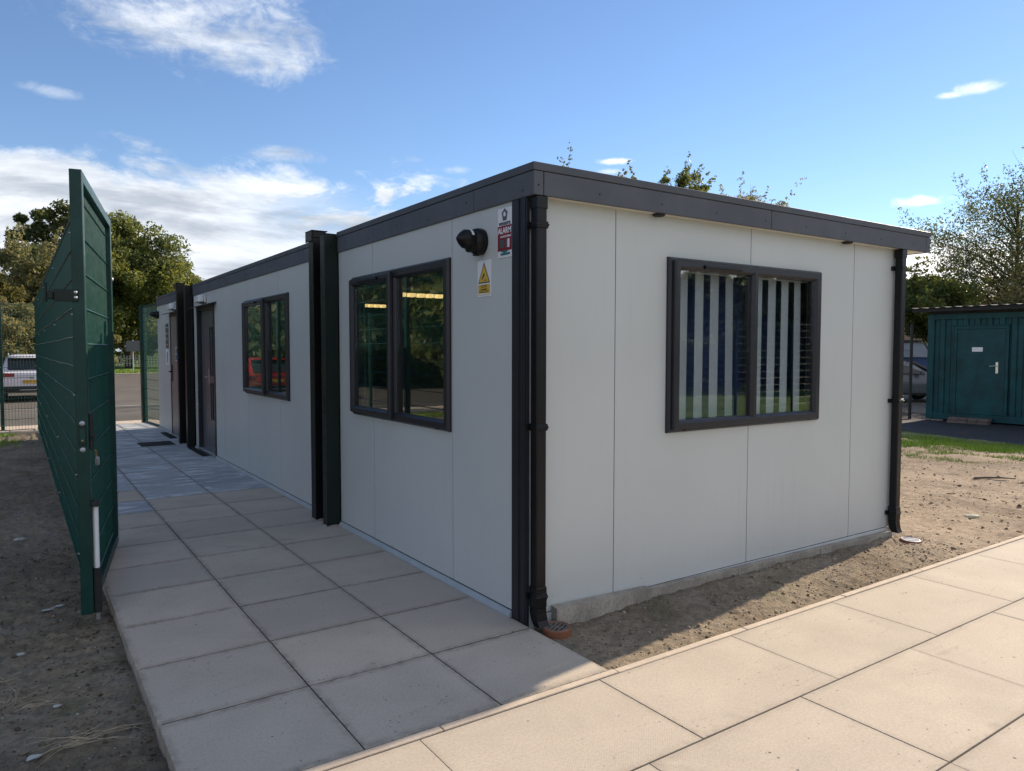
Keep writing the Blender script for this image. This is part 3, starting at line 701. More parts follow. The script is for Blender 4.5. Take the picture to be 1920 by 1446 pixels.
for side, seams, holes in (('s', [.05, .791, 1.993, 2.69], holes_s), ('s', [3.06, 3.40, 4.352, 5.576, 6.75, 7.25, 8.37, 8.60], holes_s), ('s', [9.50, 9.60, 10.62, 10.83, 11.47, LY], holes_s),
                           ('e', [.035, .6265, 1.8329, 3.0547, LX], holes_e)):
    for i in range(len(seams)-1):
        g_ = .0034; rs = rects(seams[i]+g_, seams[i+1]-g_, ZB+.004, ZT, holes)
        if all(abs(q[0]-rs[0][0]) < 1e-6 for q in rs):      # an opening as wide as the panel leaves separate pieces
            for q in rs: part(wb(MB(), side, *q, -.045, 0), 'wall_panel', 'panel')
        else:
            mb = MB()
            for q in rs: wb(mb, side, *q, -.045, 0)
            part(mb, 'wall_panel', 'panel')
mb = MB()
for q in rects(.02, LY-.01, .0, ZT, [ins(W1), ins(W2), D1, D2]): wb(mb, 's', *q, -.06, -.0452)
for q in rects(.05, LX-.05, .0, ZT, holes_e): wb(mb, 'e', *q, -.06, -.0452)
part(mb, 'wall_core', 'dark_core')
mb = MB()
for q in rects(.065, LY-.1, .02, 2.2, [ins(W1), ins(W2), D1, D2]): wb(mb, 's', *q, -.075, -.062)
for q in rects(.08, LX-.08, .02, 2.2, holes_e): wb(mb, 'e', *q, -.075, -.062)
mb.box(LX-.1, LX-.08, .08, LY-.1, .02, 2.2); mb.box(.08, LX-.1, LY-.12, LY-.1, .02, 2.2)
mb.box(.08, LX-.1, .08, LY-.12, 2.2, 2.22)
part(mb, 'inner_lining', 'inside')
part(MB().box(.08, LX-.1, .08, LY-.12, .0, .018), 'inner_floor', 'inside_floor')
part(MB().box(.5, .53, 3.4, 9.5, .02, 2.19), 'partition', 'dark_core')
# far side and back walls
mb = MB().box(LX-.06, LX, .002, LY, ZB, ZT); mb.box(.05, LX-.061, LY-.06, LY, ZB, ZT); part(mb, 'back_wall', 'panel')
# base flashings
mb = MB()
for a, b in ((.13, 2.68), (3.08, D1[0]), (D1[1], 8.59), (9.5, D2[0]), (D2[1], LY)):
    mb2 = MB(); mb2.prism([(0, ZB-.001), (-.010, ZB-.001), (-.026, .010), (-.026, .0), (0, .0)], 'y', a, b); part(mb2, 'base_flashing', 'trim')
part(MB().box(.10, LX-.02, -.008, 0, -.10, ZB), 'base_flashing', 'panel')
# flashing round the corner and filler between the units
mb = MB(); mb.box(-.007, 0, .004, .128, -.04, 2.282); mb.box(-.006, .012, -.010, -.002, -.04, 2.278); mb.box(-.014, -.007, .056, .060, -.03, 2.28)
part(mb, 'corner_flashing', 'frame')
part(MB().box(.014, .05, -.003, .034, -.04, 2.28), 'corner_strip', 'panel')
part(MB().box(.003, .04, 2.692, 3.058, 0, 2.28), 'unit_joint_cover', 'black')
part(MB().box(.003, .04, 8.602, 9.498, 0, 2.28), 'unit_joint_cover', 'black')
# fascia boards, capping, soffit, roof
FZ0, FZ1, FT = 2.28, 2.402, 2.446
def screw(mb, side, a, z, d): mb.lathe([(.006, 0), (.006, .002), (.003, .004)], (0, 0, 0), 'z', 8)
for side, a0, a1 in (('s', .519, 2.683), ('s', -.060, .515), ('s', 3.055, 3.525), ('s', 3.529, 6.486), ('s', 6.49, 8.60), ('s', 9.2, 11.3), ('s', 11.304, LY+.03)):
    b_ = MB(); wb(b_, 's', a0, a1-.002, FZ0, FZ1, -.02, .012, .002); f_ = part(b_, 'fascia_board', 'fascia')
    k_ = a0+.08
    while k_ < a1-.03:
        s_ = MB(); s_.lathe([(.0055, 0), (.0055, -.002), (.003, -.0035)], (-.0122, k_, FZ0+.035+.03*((int(k_*10)) % 2)), 'x', 8); part(s_, 'screw', 'frame', f_); k_ += .48
for a0, a1 in ((-.012, .050), (.054, 1.936), (1.940, 3.956), (3.960, 4.023)):
    b_ = MB(); b_.bbox(a0, a1-.001, -.0809, -.060, FZ0, FZ1, .002); f_ = part(b_, 'fascia_board', 'fascia')
    k_ = a0+.03 if a1-a0 < .1 else a0+.38
    while k_ < a1-.01:
        s_ = MB(); s_.lathe([(.0055, 0), (.0055, -.002), (.003, -.0035)], (k_, -.0810, FZ0+.05), 'y', 8); part(s_, 'screw', 'frame', f_); k_ += .48
part(MB().bbox(4.0, 4.023, -.058, LY+.03, FZ0, FZ1, .002), 'fascia_board', 'fascia')
part(MB().box(0.02, 4.0, LY+.01, LY+.03, FZ0, FZ1), 'fascia_board', 'fascia')
mb = MB(); mb.bbox(-.016, 4.027, -.0845, -.04, FZ1+.003, FT, .002); part(mb, 'roof_capping', 'fascia_cap')
for a, b in ((-.0395, 2.69), (3.06, 8.60), (9.2, LY+.034)):
    part(MB().bbox(-.016, .04, a, b, FZ1+.003, FT, .002), 'roof_capping', 'fascia_cap')
part(MB().bbox(3.98, 4.027, -.0395, LY+.034, FZ1+.003, FT, .002), 'roof_capping', 'fascia_cap')
part(MB().box(.04, 3.98, -.0395, LY+.03, FZ1, FT-.012), 'roof', 'fascia_cap')
part(MB().box(.0, 1.830, -.0595, .03, FZ0+.004, FZ0+.02), 'soffit_board', 'soffit')
part(MB().box(1.834, 3.999, -.0595, .03, FZ0+.004, FZ0+.02), 'soffit_board', 'soffit')
part(MB().box(3.75, 3.999, .032, LY, FZ0+.004, FZ0+.02), 'soffit_board', 'soffit')
part(MB().box(-.0, .03, .0, LY, FZ0+.006, FZ0+.02), 'soffit_board', 'fascia')
for x in (.937, 2.906):
    part(MB().lathe([(.036, .006), (.038, -.004), (.030, -.011), (.012, -.012)], (x, -.034, FZ0), 'z', 20), 'downlight', 'rubber', smooth=True)

def ring(side, a0, a1, z0, z1, prof):
    """mitred frame swept round a rectangle; prof = closed list of (inset, out)"""
    mb = MB(); n = len(prof); V = []
    for cx_, cz_, sx, sz in ((a0, z0, 1, 1), (a1, z0, -1, 1), (a1, z1, -1, -1), (a0, z1, 1, -1)):
        for i_, d in prof: V.append(wp(side, cx_+sx*i_, cz_+sz*i_, d))
    F = []
    for k_ in range(4):
        for j in range(n): F.append((k_*n+j, k_*n+(j+1) % n, ((k_+1) % 4)*n+(j+1) % n, ((k_+1) % 4)*n+j))
    return mb.add(V, F)
def window(side, W_, mul, openside, blind=False):
    a0, a1, z0, z1 = W_
    fr = part(ring(side, a0, a1, z0, z1, [(0, .0), (0, .014), (.012, .030), (.052, .030), (.060, .022), (.060, -.05), (.03, -.05), (.03, .0)]), 'window', 'frame')
    i0, i1 = a0+.0601, a1-.0601
    mr = .026 if side == 's' else .0115
    part(wb(MB(), side, mul-.026, mul+mr, z0+.0605, z1-.0605, -.045, .028, .004), 'mullion', 'frame', fr)
    # opening light, proud of the frame, and the fixed light
    lo, hi = (mul-.010, i1-.002) if openside > 0 else (i0+.002, mul+.010)
    fx = (i0, mul-.0265) if openside > 0 else (mul+mr+.0005, i1)
    ex0, ex1 = (lo, a1-.022) if openside > 0 else (a0+.022, hi)
    sa = part(ring(side, ex0, ex1, z0+.022, z1-.022, [(0, .0305), (0, .050), (.010, .060), (.036, .060), (.050, .046), (.054, .040), (.054, -.01), (.045, -.01), (.05, .0305)]), 'sash', 'frame', fr)
    part(wb(MB(), side, ex0+.0545, ex1-.0545, z0+.0765, z1-.0765, .020, .028), 'pane', 'glass', fr)
    part(ring(side, fx[0], fx[1], z0+.0603, z1-.0603, [(0, .021), (.010, .010), (.011, -.03), (0, -.03)]), 'glazing_bead', 'frame', fr)
    part(wb(MB(), side, fx[0]+.0105, fx[1]-.0105, z0+.0708, z1-.0708, -.002, .006), 'pane', 'glass', fr)
    # trickle vent
    vl = min(.36, (ex1-ex0)*.55); vc = (ex0+ex1)/2+(.0 if side == 's' else .03)
    v_ = MB(); wb(v_, side, vc-vl/2, vc+vl/2, z1-.060, z1-.044, .0585, .072, .004); wb(v_, side, vc-vl/2, vc-vl/2+.02, z1-.064, z1-.040, .0585, .076, .003)
    part(v_, 'trickle_vent', 'black', fr)
    for a in (a0+.12, a1-.16): part(wb(MB(), side, a, a+.035, z0+.006, z0+.014, .0305, .033, .001), 'drain_slot', 'rubber', fr)
    return fr, (ex0+.064, ex1-.064), fx
w1, _, _ = window('s', W1, 1.60, 1)
w2, _, _ = window('s', W2, 4.79, 1)
we, po, pf = window('e', WE, 1.838, -1)

# doors
def door(D_, leafmat, rec, name_lab):
    a0, a1, z0, z1 = D_
    fr = part(MB().add([], []), 'door', 'frame') if False else None
    m0 = MB(); wb(m0, 's', a0+.001, a0+.06, .0, z1-.001, -.09, .012, .003); wb(m0, 's', a1-.06, a1-.001, .0, z1-.001, -.09, .012, .003); wb(m0, 's', a0+.0605, a1-.0605, z1-.06, z1-.001, -.09, .012, .003)
    fr = part(m0, 'door', 'frame')
    return fr
d1 = door(D1, 'door_grey', .05, None)
mb = MB()
for q in rects(D1[0]+.062, D1[1]-.062, .05, D1[3]-.062, [(7.60, 7.74, .50, 1.0), (7.60, 7.74, 1.12, 1.78)]): wb(mb, 's', *q, -.085, -.045)
part(mb, 'door_leaf', 'door_grey', d1)
for z0, z1 in ((.50, 1.0), (1.12, 1.78)):
    part(wb(MB(), 's', 7.60, 7.74, z0, z1, -.068, -.060), 'pane', 'glass', d1)
    part(ring('s', 7.585, 7.755, z0-.015, z1+.015, [(0, -.0448), (0, -.036), (.015, -.040), (.015, -.0448)]), 'glazing_bead', 'frame', d1)
mb = MB(); wb(mb, 's', 7.83, 7.87, .98, 1.2, -.044, -.036, .003); mb.tube([(.036, 7.85, 1.09), (-.01, 7.85, 1.09), (-.014, 7.84, 1.09), (-.014, 7.74, 1.09)], .009, 8)
part(mb, 'handle', 'zinc', d1)
part(wb(MB(), 's', D1[0]+.061, D1[1]-.061, .0, .045, -.085, .03, .004), 'threshold', 'zinc', d1)
d2 = door(D2, 'door_steel', .02, None)
part(wb(MB(), 's', D2[0]+.062, D2[1]-.062, .03, D2[3]-.062, -.05, .004, .003), 'door_leaf', 'door_steel', d2)
mb = MB(); wb(mb, 's', 10.44, 10.48, .93, 1.22, .0045, .013, .003); mb.tube([(-.012, 10.46, 1.10), (-.06, 10.46, 1.10), (-.066, 10.44, 1.10), (-.066, 10.30, 1.10)], .010, 8)
part(mb, 'handle', 'black', d2)
for z in (.25, 1.1, 1.85): part(wb(MB(), 's', D2[0]+.05, D2[0]+.075, z-.07, z+.07, .0045, .03, .004), 'hinge', 'black', d2)
part(wb(MB(), 's', D2[0]+.061, D2[1]-.061, .0, .028, -.05, .03, .004), 'threshold', 'zinc_dull', d2)
for a0, a1 in ((7.12, 8.45), (9.50, 10.72)):
    mb = MB(); mb.prism([(0, 2.10), (-.11, 2.075), (-.112, 2.084), (0, 2.118)], 'y', a0, a1); part(mb, 'rain_canopy', 'frame')

# drainpipes, parts of the cabin
def drainpipe(x0):
    y0, y1, w_ = -.078, -.018, .065
    pb = MB(); pb.bbox(x0, x0+w_, y0, y1, .20, 2.275, .006)
    p = part(pb, 'drainpipe', 'pipe')
    c = MB(); c.bbox(x0-.004, x0+w_+.004, y0-.004, y1+.005, 2.21, 2.279, .006); part(c, 'outlet_collar', 'pipe', p)
    for z in (2.13, 1.07, .16):
        b_ = MB(); b_.bbox(x0-.006, x0+w_+.006, y0-.006, -.012, z-.018, z+.018, .004); b_.box(x0-.024, x0-.004, -.020, -.001, z-.016, z+.016)
        b_.bbox(x0-.009, x0+w_+.009, y0-.009, y1, z-.006, z+.006, .003)
        bp = part(b_, 'pipe_clip', 'pipe', p)
    s_ = MB(); s_.bbox(x0-.004, x0+w_+.004, y0-.004, y1+.004, .10, .215, .005); part(s_, 'socket', 'pipe', p)
    # shoe kicking out over the gully
    v = []
    sec = [(x0, x0+w_, y0, y1, .10), (x0, x0+w_, y0-.002, y1, .075), (x0+.003, x0+w_+.003, y0-.008, y1-.008, .034), (x0+.006, x0+w_+.006, y0-.020, y1-.026, .004)]
    for a, b, c_, d, z in sec: v += [(a, c_, z), (b, c_, z), (b, d, z), (a, d, z)]
    f = [(i*4+j, i*4+(j+1) % 4, i*4+4+(j+1) % 4, i*4+4+j) for i in range(3) for j in range(4)]+[(0, 1, 2, 3), (12, 13, 14, 15)]
    part(MB().add(v, f), 'shoe', 'pipe', p)
    return p
p1 = drainpipe(.012); p2 = drainpipe(3.600)

# concrete plinth blocks under the end wall
mb = MB()
def tilt(x0, x1, za, zb, y0, y1=-.009, zb0=-.12):
    v = [(x0, y0, zb0), (x1, y0, zb0), (x1, y1, zb0), (x0, y1, zb0), (x0, y0, za), (x1, y0, zb), (x1, y1, zb+.006), (x0, y1, za+.006)]
    return MB().add(v, [(0, 3, 2, 1), (4, 5, 6, 7), (0, 1, 5, 4), (1, 2, 6, 5), (2, 3, 7, 6), (3, 0, 4, 7)])
for x0, x1, za, zb, y0 in ((.165, .872, .068, .048, -.062), (.875, 1.70, .036, .026, -.044), (1.703, 2.62, .026, .018, -.046), (2.623, 3.60, .017, .004, -.052)):
    part(tilt(x0, x1, za, zb, y0), 'plinth_block', 'plinth')

# ------------------------------------------------------------------ things behind the glass
def blinds(x0, x1, n, lab):
    t = empty('vertical_blind', ((x0+x1)/2, .085, 1.97), lab, 'blind', 'vertical blinds in the end window')
    MBt = MB().box(-(x1-x0)/2-.02, (x1-x0)/2+.02, -.008, .02, .0, .03).build('headrail', 'white_plastic', t)
    step = (x1-x0)/n; me = None
    for i in range(n):
        if me is None:
            v = []
            for z in (-.93, -.0):
                for k_ in range(5): v.append(((k_/4-.5)*.068, .004*math.cos((k_/4-.5)*3)+(k_/4-.5)*.0, z))
            mbs = MB(); mbs.add(v, [(k_, k_+1, k_+6, k_+5) for k_ in range(4)]); mbs.add([(a, b+.001, c) for a, b, c in v], [(k_+5, k_+6, k_+1, k_) for k_ in range(4)])
            mbs.box(-.032, .032, -.002, .004, -.95, -.93); me = mbs.mesh('slat'); me.materials.append(M['blind'])
        o = bpy.data.objects.new('slat', me); COL.objects.link(o); o.parent = t; o.location = (-(x1-x0)/2+step*(i+.34), 0, -.002); o.rotation_euler = (.008*math.sin(i*1.7), .006*math.sin(i*2.9+1), -.14+.07*math.sin(i*2.1+x0))
    return t
blinds(1.235, 1.82, 4, 'white vertical blind behind the left pane of the end window')
blinds(1.985, 2.57, 4, 'white vertical blind behind the right pane of the end window')
o = MB().box(-1.3, 1.3, -.01, .01, 0, 2.15).build('display_board', 'navy'); o.location = (2.05, .42, .02); tag(o, 'navy blue board seen between the slats of the end window blinds', 'board')
def batten(x0, x1, y, z, n, lab, segs=None):
    t = empty('ceiling_light', ((x0+x1)/2, y, z), lab, 'ceiling light', 'lit strip lights inside the cabin')
    L = x1-x0; MB().box(-L/2-.03, L/2+.03, -.05, .05, .03, .06).build('housing', 'white_plastic', t)
    for i in range(n):
        a = -L/2+L/n*i; MB().box(a, a+L/n*.60, -.045, .045, -.012, .028).build('diffuser', 'tube_glow', t)
batten(1.60, 2.62, 4.9, 2.13, 8, 'lit yellow strip light seen through the right pane of the nearest side window')
batten(2.0, 2.50, 7.2, 2.13, 5, 'lit yellow strip light farther back, seen through the left pane of the nearest side window')

# ------------------------------------------------------------------ gullies, grates and mats
def gully(x, y, z, top, lab, ang=0, lift=0):
    t = empty('gully', (x, y, z), lab, 'drain', 'round gullies under the drainpipes')
    MB().lathe([(.078, -.10), (.078, .0), (.0735, .004), (.068, .0), (.068, -.03), (.070, -.10)], n=32, caps=False).build('clay_ring', 'terracotta', t, smooth=True)
    g = MB(); g.lathe([(.0675, -.006), (.0675, .001), (.059, .002), (.059, -.006)], n=32, caps=False)
    for i in range(-2, 3):
        yy = i*.0225; h = math.sqrt(max(.06**2-yy*yy, 0)); g.box(-h, -.004, yy-.0055, yy+.0055, -.007, .0); g.box(.004, h, yy-.0055, yy+.0055, -.007, .0)
    g.box(-.004, .004, -.06, .06, -.007, .001); g.xf(Matrix.Rotation(ang, 4, 'Z')); g.build('grating', top, t)
    MB().lathe([(.066, -.04), (.001, -.041)], n=20).build('sump', 'dark_core', t)
    return t
gully(.110, -.130, .004, 'grate', 'round terracotta gully with iron grating beside the path under the left drainpipe', .5)
g2 = gully(3.60, -.205, -.022, 'zinc_dull', 'round terracotta gully with pale tilted cover under the right drainpipe', 1.2); g2.rotation_euler = (.05, -.03, 0)
def grate(x0, x1, y0, y1, lab, name, cat, m_, bars, along='x'):
    t = empty(name, ((x0+x1)/2, (y0+y1)/2, .0015), lab, cat); wx, wy = (x1-x0)/2, (y1-y0)/2
    MB().box(-wx, wx, -wy, wy, .0, .004).build('base', m_, t)
    b_ = MB(); k_ = int(2*(wy if along == 'x' else wx)/bars)
    for i in range(k_):
        if along == 'x': yy = -wy+(i+.2)*bars; b_.box(-wx+.01, wx-.01, yy, yy+bars*.5, .0042, .011)
        else: xx = -wx+(i+.2)*bars; b_.box(xx, xx+bars*.5, -wy+.01, wy-.01, .0042, .011)
    b_.build('ribs', m_, t); return t
grate(-.68, -.20, 9.12, 9.66, 'grey ribbed doormat in the middle of the path between the two doors', 'doormat', 'doormat', 'mat_dark', .05)
grate(-.13, -.03, 7.55, 8.6, 'dark grating let into the path at the glazed grey door', 'drain_grate', 'grate', 'rubber', .03)
grate(-.14, -.03, 10.0, 11.0, 'dark grating let into the path at the brown steel door', 'drain_grate', 'grate', 'rubber', .03)

# ------------------------------------------------------------------ signs, siren, lamps on the side wall
def sign_plate(name, y0, y1, z0, z1, lab, m_='sign_white', d=.004, cat='sign', grp=None):
    t = empty(name, (-.0005, (y0+y1)/2, (z0+z1)/2), lab, cat, grp); wy, wz = (y1-y0)/2, (z1-z0)/2
    MB().bbox(-d, 0, -wy, wy, -wz, wz, .001).build('plate', m_, t)
    return t, wy, wz
def srect(t, name, m_, u0, u1, v0, v1, lift=.0046, th=.0006):
    """flat printed patch: u to the reader's right (towards -y), v up"""
    return MB().box(-lift-th, -lift+.0004, -u1, -u0, v0, v1).build(name, m_, t)
def spoly(t, name, m_, pts, lift=.0056):
    n = len(pts); v = [(-lift, -a, b) for a, b in pts]+[(-lift+.0006, -a, b) for a, b in pts]
    return MB().add(v, [tuple(range(n)), tuple(range(2*n-1, n-1, -1))]+[(i, (i+1) % n, n+(i+1) % n, n+i) for i in range(n)]).build(name, m_, t)
def stext(t, s, size, m_, u, v, lift=.0060, bold=0., sx=1.): return text('lettering', s, size, m_, t, on_side(-lift, -u, v), bold, sx)
t, wy, wz = sign_plate('alarm_sign', .131, .271, 1.985, 2.255, 'white and dark red alarm sign with pentagon emblem at the corner under the fascia')
srect(t, 'red_field', 'sign_red', -wy+.002, wy-.002, -.098, .038)
pent = [(.030*math.sin(2*math.pi*k_/5), .100+.032*math.cos(2*math.pi*k_/5)) for k_ in range(5)]
spoly(t, 'emblem', 'sign_grey', pent)
spoly(t, 'emblem', 'sign_grey', [(-.018, .066), (.018, .066), (.022, .088), (-.022, .088)], .0052)
spoly(t, 'emblem', 'sign_white', [(.013*math.sin(2*math.pi*k_/5), .100+.014*math.cos(2*math.pi*k_/5)) for k_ in range(5)], .0062)
stext(t, 'vensure', .036, 'sign_black', 0, .052, bold=.0003)
stext(t, 'ALARM', .044, 'sign_white', 0, .010, bold=.0012, sx=.92)
stext(t, 'MONITORING', .016, 'sign_white', .012, -.022, bold=.0003)
srect(t, 'picture', 'sign_grey', -.048, -.008, -.082, -.036, .0052); srect(t, 'picture', 'sign_grey', .004, .028, -.082, -.036, .0052); srect(t, 'picture', 'sign_white', .028, .048, -.082, -.036, .0052)
spoly(t, 'green_arc', 'sign_teal', [(-.045, -.096)]+[(-.045+.09*k_/8, -.096-.014*math.sin(math.pi*k_/8)) for k_ in range(1, 8)]+[(.045, -.096)], .0056)
srect(t, 'text_bar', 'sign_teal', -.040, .052, -.122, -.110, .0052)
t, wy, wz = sign_plate('cctv_sign', .342, .486, 1.783, 1.990, 'white and yellow warning sign with black triangle and camera below the black siren')
def tri(s_, m_, l_): spoly(t, 'triangle', m_, [(0, .092*s_+.008*(1-s_)+0), (.060*s_, -.022*s_-.002*(1-s_)), (-.060*s_, -.022*s_-.002*(1-s_))], l_)
spoly(t, 'triangle', 'sign_black', [(0, .094), (.062, -.026), (-.062, -.026)], .0052)
spoly(t, 'triangle', 'sign_yellow', [(0, .080), (.053, -.020), (-.053, -.020)], .0058)
spoly(t, 'camera_symbol', 'sign_black', [(-.026, .000), (-.020, -.008), (.010, .022), (.003, .032)], .0064)
srect(t, 'camera_symbol', 'sign_black', .0, .022, -.012, -.009, .0062); srect(t, 'camera_symbol', 'sign_black', .019, .022, -.014, -.004, .0062)
srect(t, 'yellow_field', 'sign_yellow', -.062, .062, -.094, -.034)
stext(t, 'CCTV', .024, 'sign_black', 0, -.045); stext(t, 'in operation', .014, 'sign_black', 0, -.061)
srect(t, 'text_bar', 'sign_black', -.05, .05, -.0715, -.0695, .0056); srect(t, 'text_bar', 'sign_white', -.056, .056, -.0915, -.084, .0056); srect(t, 'text_bar', 'sign_black', -.05, .048, -.0795, -.0765, .0056)

def siren(y, z, lab, s_=1.0):
    t = empty('siren', (-.0005, y, z), lab, 'siren', 'black hooded sirens on the side wall')
    b_ = MB(); b_.lathe([(.083*s_, -.0), (.086*s_, -.012*s_), (.086*s_, -.045*s_), (.078*s_, -.072*s_), (.060*s_, -.085*s_)], axis='x', n=28); b_.xf(Matrix.Diagonal((1, .92, 1.05, 1))); b_.build('base', 'black', t, smooth=True)
    h = MB()
    # hood: half-shell beak pointing outward
    for_ = []
    prof = [(.064, -.080), (.070, -.10), (.069, -.145), (.050, -.170), (.026, -.190), (.002, -.206)]
    h.lathe([(a*s_, b__*s_) for a, b__ in prof], axis='x', n=24); h.xf(Matrix.Translation((0, 0, .010*s_)) @ Matrix.Diagonal((1, .95, .92, 1))); h.build('hood', 'black', t, smooth=True)
    l_ = MB(); l_.lathe([(.050*s_, -.08*s_), (.050*s_, -.112*s_), (.03*s_, -.12*s_)], axis='x', n=20); l_.xf(Matrix.Translation((0, 0, -.028*s_))); l_.build('lens', 'black', t, smooth=True)
    if s_ > .8:
        v = []; 
        for k_ in range(5):
            a = math.radians(72-k_*13); 
            for xx in (-.100, -.118): v.append((xx*s_, -.0712*s_*math.cos(a)*.955, .0712*s_*math.sin(a)*.93+.010*s_))
        MB().add(v, [(2*k_, 2*k_+1, 2*k_+3, 2*k_+2) for k_ in range(4)]).build('label_sticker', 'sign_white', t)
    MB().bbox(-.07*s_, -.03*s_, -.012, .012, -.097*s_, -.085*s_, .002).build('gland', 'rubber', t)
    return t
siren(.440, 2.097, 'black hooded siren above the yellow warning sign near the corner', .84); siren(11.80, 2.12, 'small black siren at the far end of the side wall by the mesh leaf', .78)

def bulkhead(y, lab):
    t = empty('bulkhead_light', (-.0005, y, 2.185), lab, 'wall light', 'clear wall lights above the doors')
    MB().bbox(-.035, 0, -.16, .16, -.055, .055, .006).build('base', 'zinc', t)
    MB().bbox(-.105, -.036, -.15, .15, -.048, .048, .014).build('cover', 'white_plastic', t)
    for yy in (-.05, .05): MB().bbox(-.108, -.036, yy-.006, yy+.006, -.051, .051, .002).build('band', 'zinc_dull', t)
    return t
bulkhead(7.86, 'clear silver wall light above the glazed grey door'); bulkhead(10.12, 'clear silver wall light above the brown steel door')
t, wy, wz = sign_plate('door_sign', 10.80, 11.08, 1.50, 1.93, 'dark narrow sign with pale lines left of the brown door', 'sign_grey')
for i in range(4): srect(t, 'text_bar', 'sign_white', -.10+.01*i, .10-.012*i, .14-i*.10, .152-i*.10)
t, wy, wz = sign_plate('paper_notice', 10.84, 11.10, 1.20, 1.48, 'white paper notice taped under the dark sign', 'paper', .002, 'notice')
srect(t, 'print', 'sign_grey', -.03, .06, -.09, .10, .0026)
t = empty('sticker', (-.0046, 10.05, 1.40), 'white sticker with green and blue squares on the brown steel door', 'sticker')
MB().box(-.001, 0, -.10, .10, -.115, .115).build('backing', 'paper', t)
MB().box(-.0016, -.0008, -.085, .085, .01, .10).build('print', 'sign_teal', t); MB().box(-.0016, -.0008, -.085, .085, -.10, -.005).build('print', 'sign_blue', t)
# ================================================================== FENCES, GATE AND POSTS
def vwires(mb, L, pitch, z0, z1, r=.003, wob=0.):
    n = int(L/pitch)
    for i in range(n+1):
        x = i*pitch; v = [(x-r, 0, z0), (x, -r, z0), (x+r, 0, z0), (x, r, z0), (x-r, 0, z1), (x, -r, z1), (x+r, 0, z1), (x, r, z1)]
        mb.add(v, [(0, 1, 5, 4), (1, 2, 6, 5), (2, 3, 7, 6), (3, 0, 4, 7)])
    return mb
_mesh = {}
def cached(key, fn, m_):
    if key not in _mesh: me = fn(); me.materials.append(M[m_]); _mesh[key] = me
    return _mesh[key]
def child(name, me, parent, loc=(0, 0, 0), kind=None, rot=None):
    o = bpy.data.objects.new(name, me); COL.objects.link(o); o.parent = parent; o.location = loc
    if kind: o['kind'] = kind
    if rot: o.rotation_euler = rot
    return o
def mesh_panel(t, x0, L, z0, z1, wm, zs, wave=0, detail=True, ph=0.):
    """twin-wire panel along local x"""
    key = ('v', round(L, 3), round(z0, 3), round(z1, 3), wm)
    vm_ = cached(key, lambda: vwires(MB(), L, .05, z0, z1, .0027).mesh('mesh_wires'), wm)
    child('mesh_wires', vm_, t, (x0, 0, 0), 'stuff')
    for j, z in enumerate(zs):
        def hw():
            mb = MB()
            for s_ in (-1, 1):
                pts = [(L*k_/8, s_*.0065, (.0035*math.sin(k_*.8+ph*1.7) if wave else 0)) for k_ in range(9)] if wave else [(0, s_*.0065, 0), (L, s_*.0065, 0)]
                mb.tube(pts, .0042, 4)
            return mb.mesh('horizontal_wire')
        child('horizontal_wire', cached(('h', round(L, 3), wave, round(ph, 1), wm), hw, wm), t, (x0, 0, z))
def post_box(mb, x, z0, z1, w_=.06, d=.06): return mb.bbox(x-w_/2, x+w_/2, -d/2, d/2, z0, z1, .004)
def fence(loc, ang, lens, z0, z1, lab, m_post='green', wm='wire', group=None, n_h=13, clips=True, slope=0, zg=None, first=True, last=True, off=.0):
    t = empty('mesh_fence', loc, lab, 'fence', group, ang)
    x = 0
    zs = [z0+.04+i*(z1-z0-.08)/(n_h-1) for i in range(n_h)]
    for i, L in enumerate([*lens, None]):
        if (i > 0 or first) and (L is not None or last):
            p = child('post', cached(('p', z0, z1, m_post), lambda: post_box(MB(), 0, z0-.25, z1+.012).mesh('post'), m_post), t, (x, 0, 0))
            child('post_cap', cached(('pc', z1), lambda: MB().bbox(-.033, .033, -.033, .033, z1+.013, z1+.019, .002).mesh('post_cap'), 'rubber'), p)
            if clips:
                for k_ in range(5): child('clip', cached(('cl',), lambda: MB().lathe([(.006, .040), (.006, .060)], axis='y', n=8).mesh('clip'), 'zinc_dull'), p, (0, 0, z0+.12+k_*(z1-z0-.24)/4))
        if L is not None:
            # panel hangs on the outer side of the posts
            s = len([c for c in t.children if c.name.startswith('mesh_wires')])
            mesh_panel(t, x+.02, L-.04, z0, z1, wm, zs, wave=1 if clips else 0, ph=i*1.1 if clips else 0)
            x += L
    # push panels to the clip side
    for c in t.children:
        if c.name.startswith(('mesh_wires', 'horizontal_wire')): c.location.y = .042 if clips else -.042
    return t
# along the left of the path (local x runs to +y; local -y is +x, towards the path)
FX = -1.86
fl = fence((FX, 2.60, -.06), R(90), [2.6, 2.7, 2.7, 2.75], .02, 2.44, 'long dark green mesh fence along the left side of the path behind the open gate')
# cross fence beyond the soil, running left
fence((-1.93, 13.42, -.09), R(180), [.52, 2.5, 2.5, 2.5], .02, 2.44, 'green mesh fence across the far left, in front of the white car', first=False)
# ------------------------------------------------------------------ open gate
A = Vector((-1.948, 1.42, 0)); B = Vector((-1.650, 3.085, 0)); GL = (B-A).length; ga = math.atan2(B.y-A.y, B.x-A.x)
gate = empty('gate', (A.x, A.y, 0), 'open dark green steel mesh gate standing across the left of the path', 'gate', None, ga)
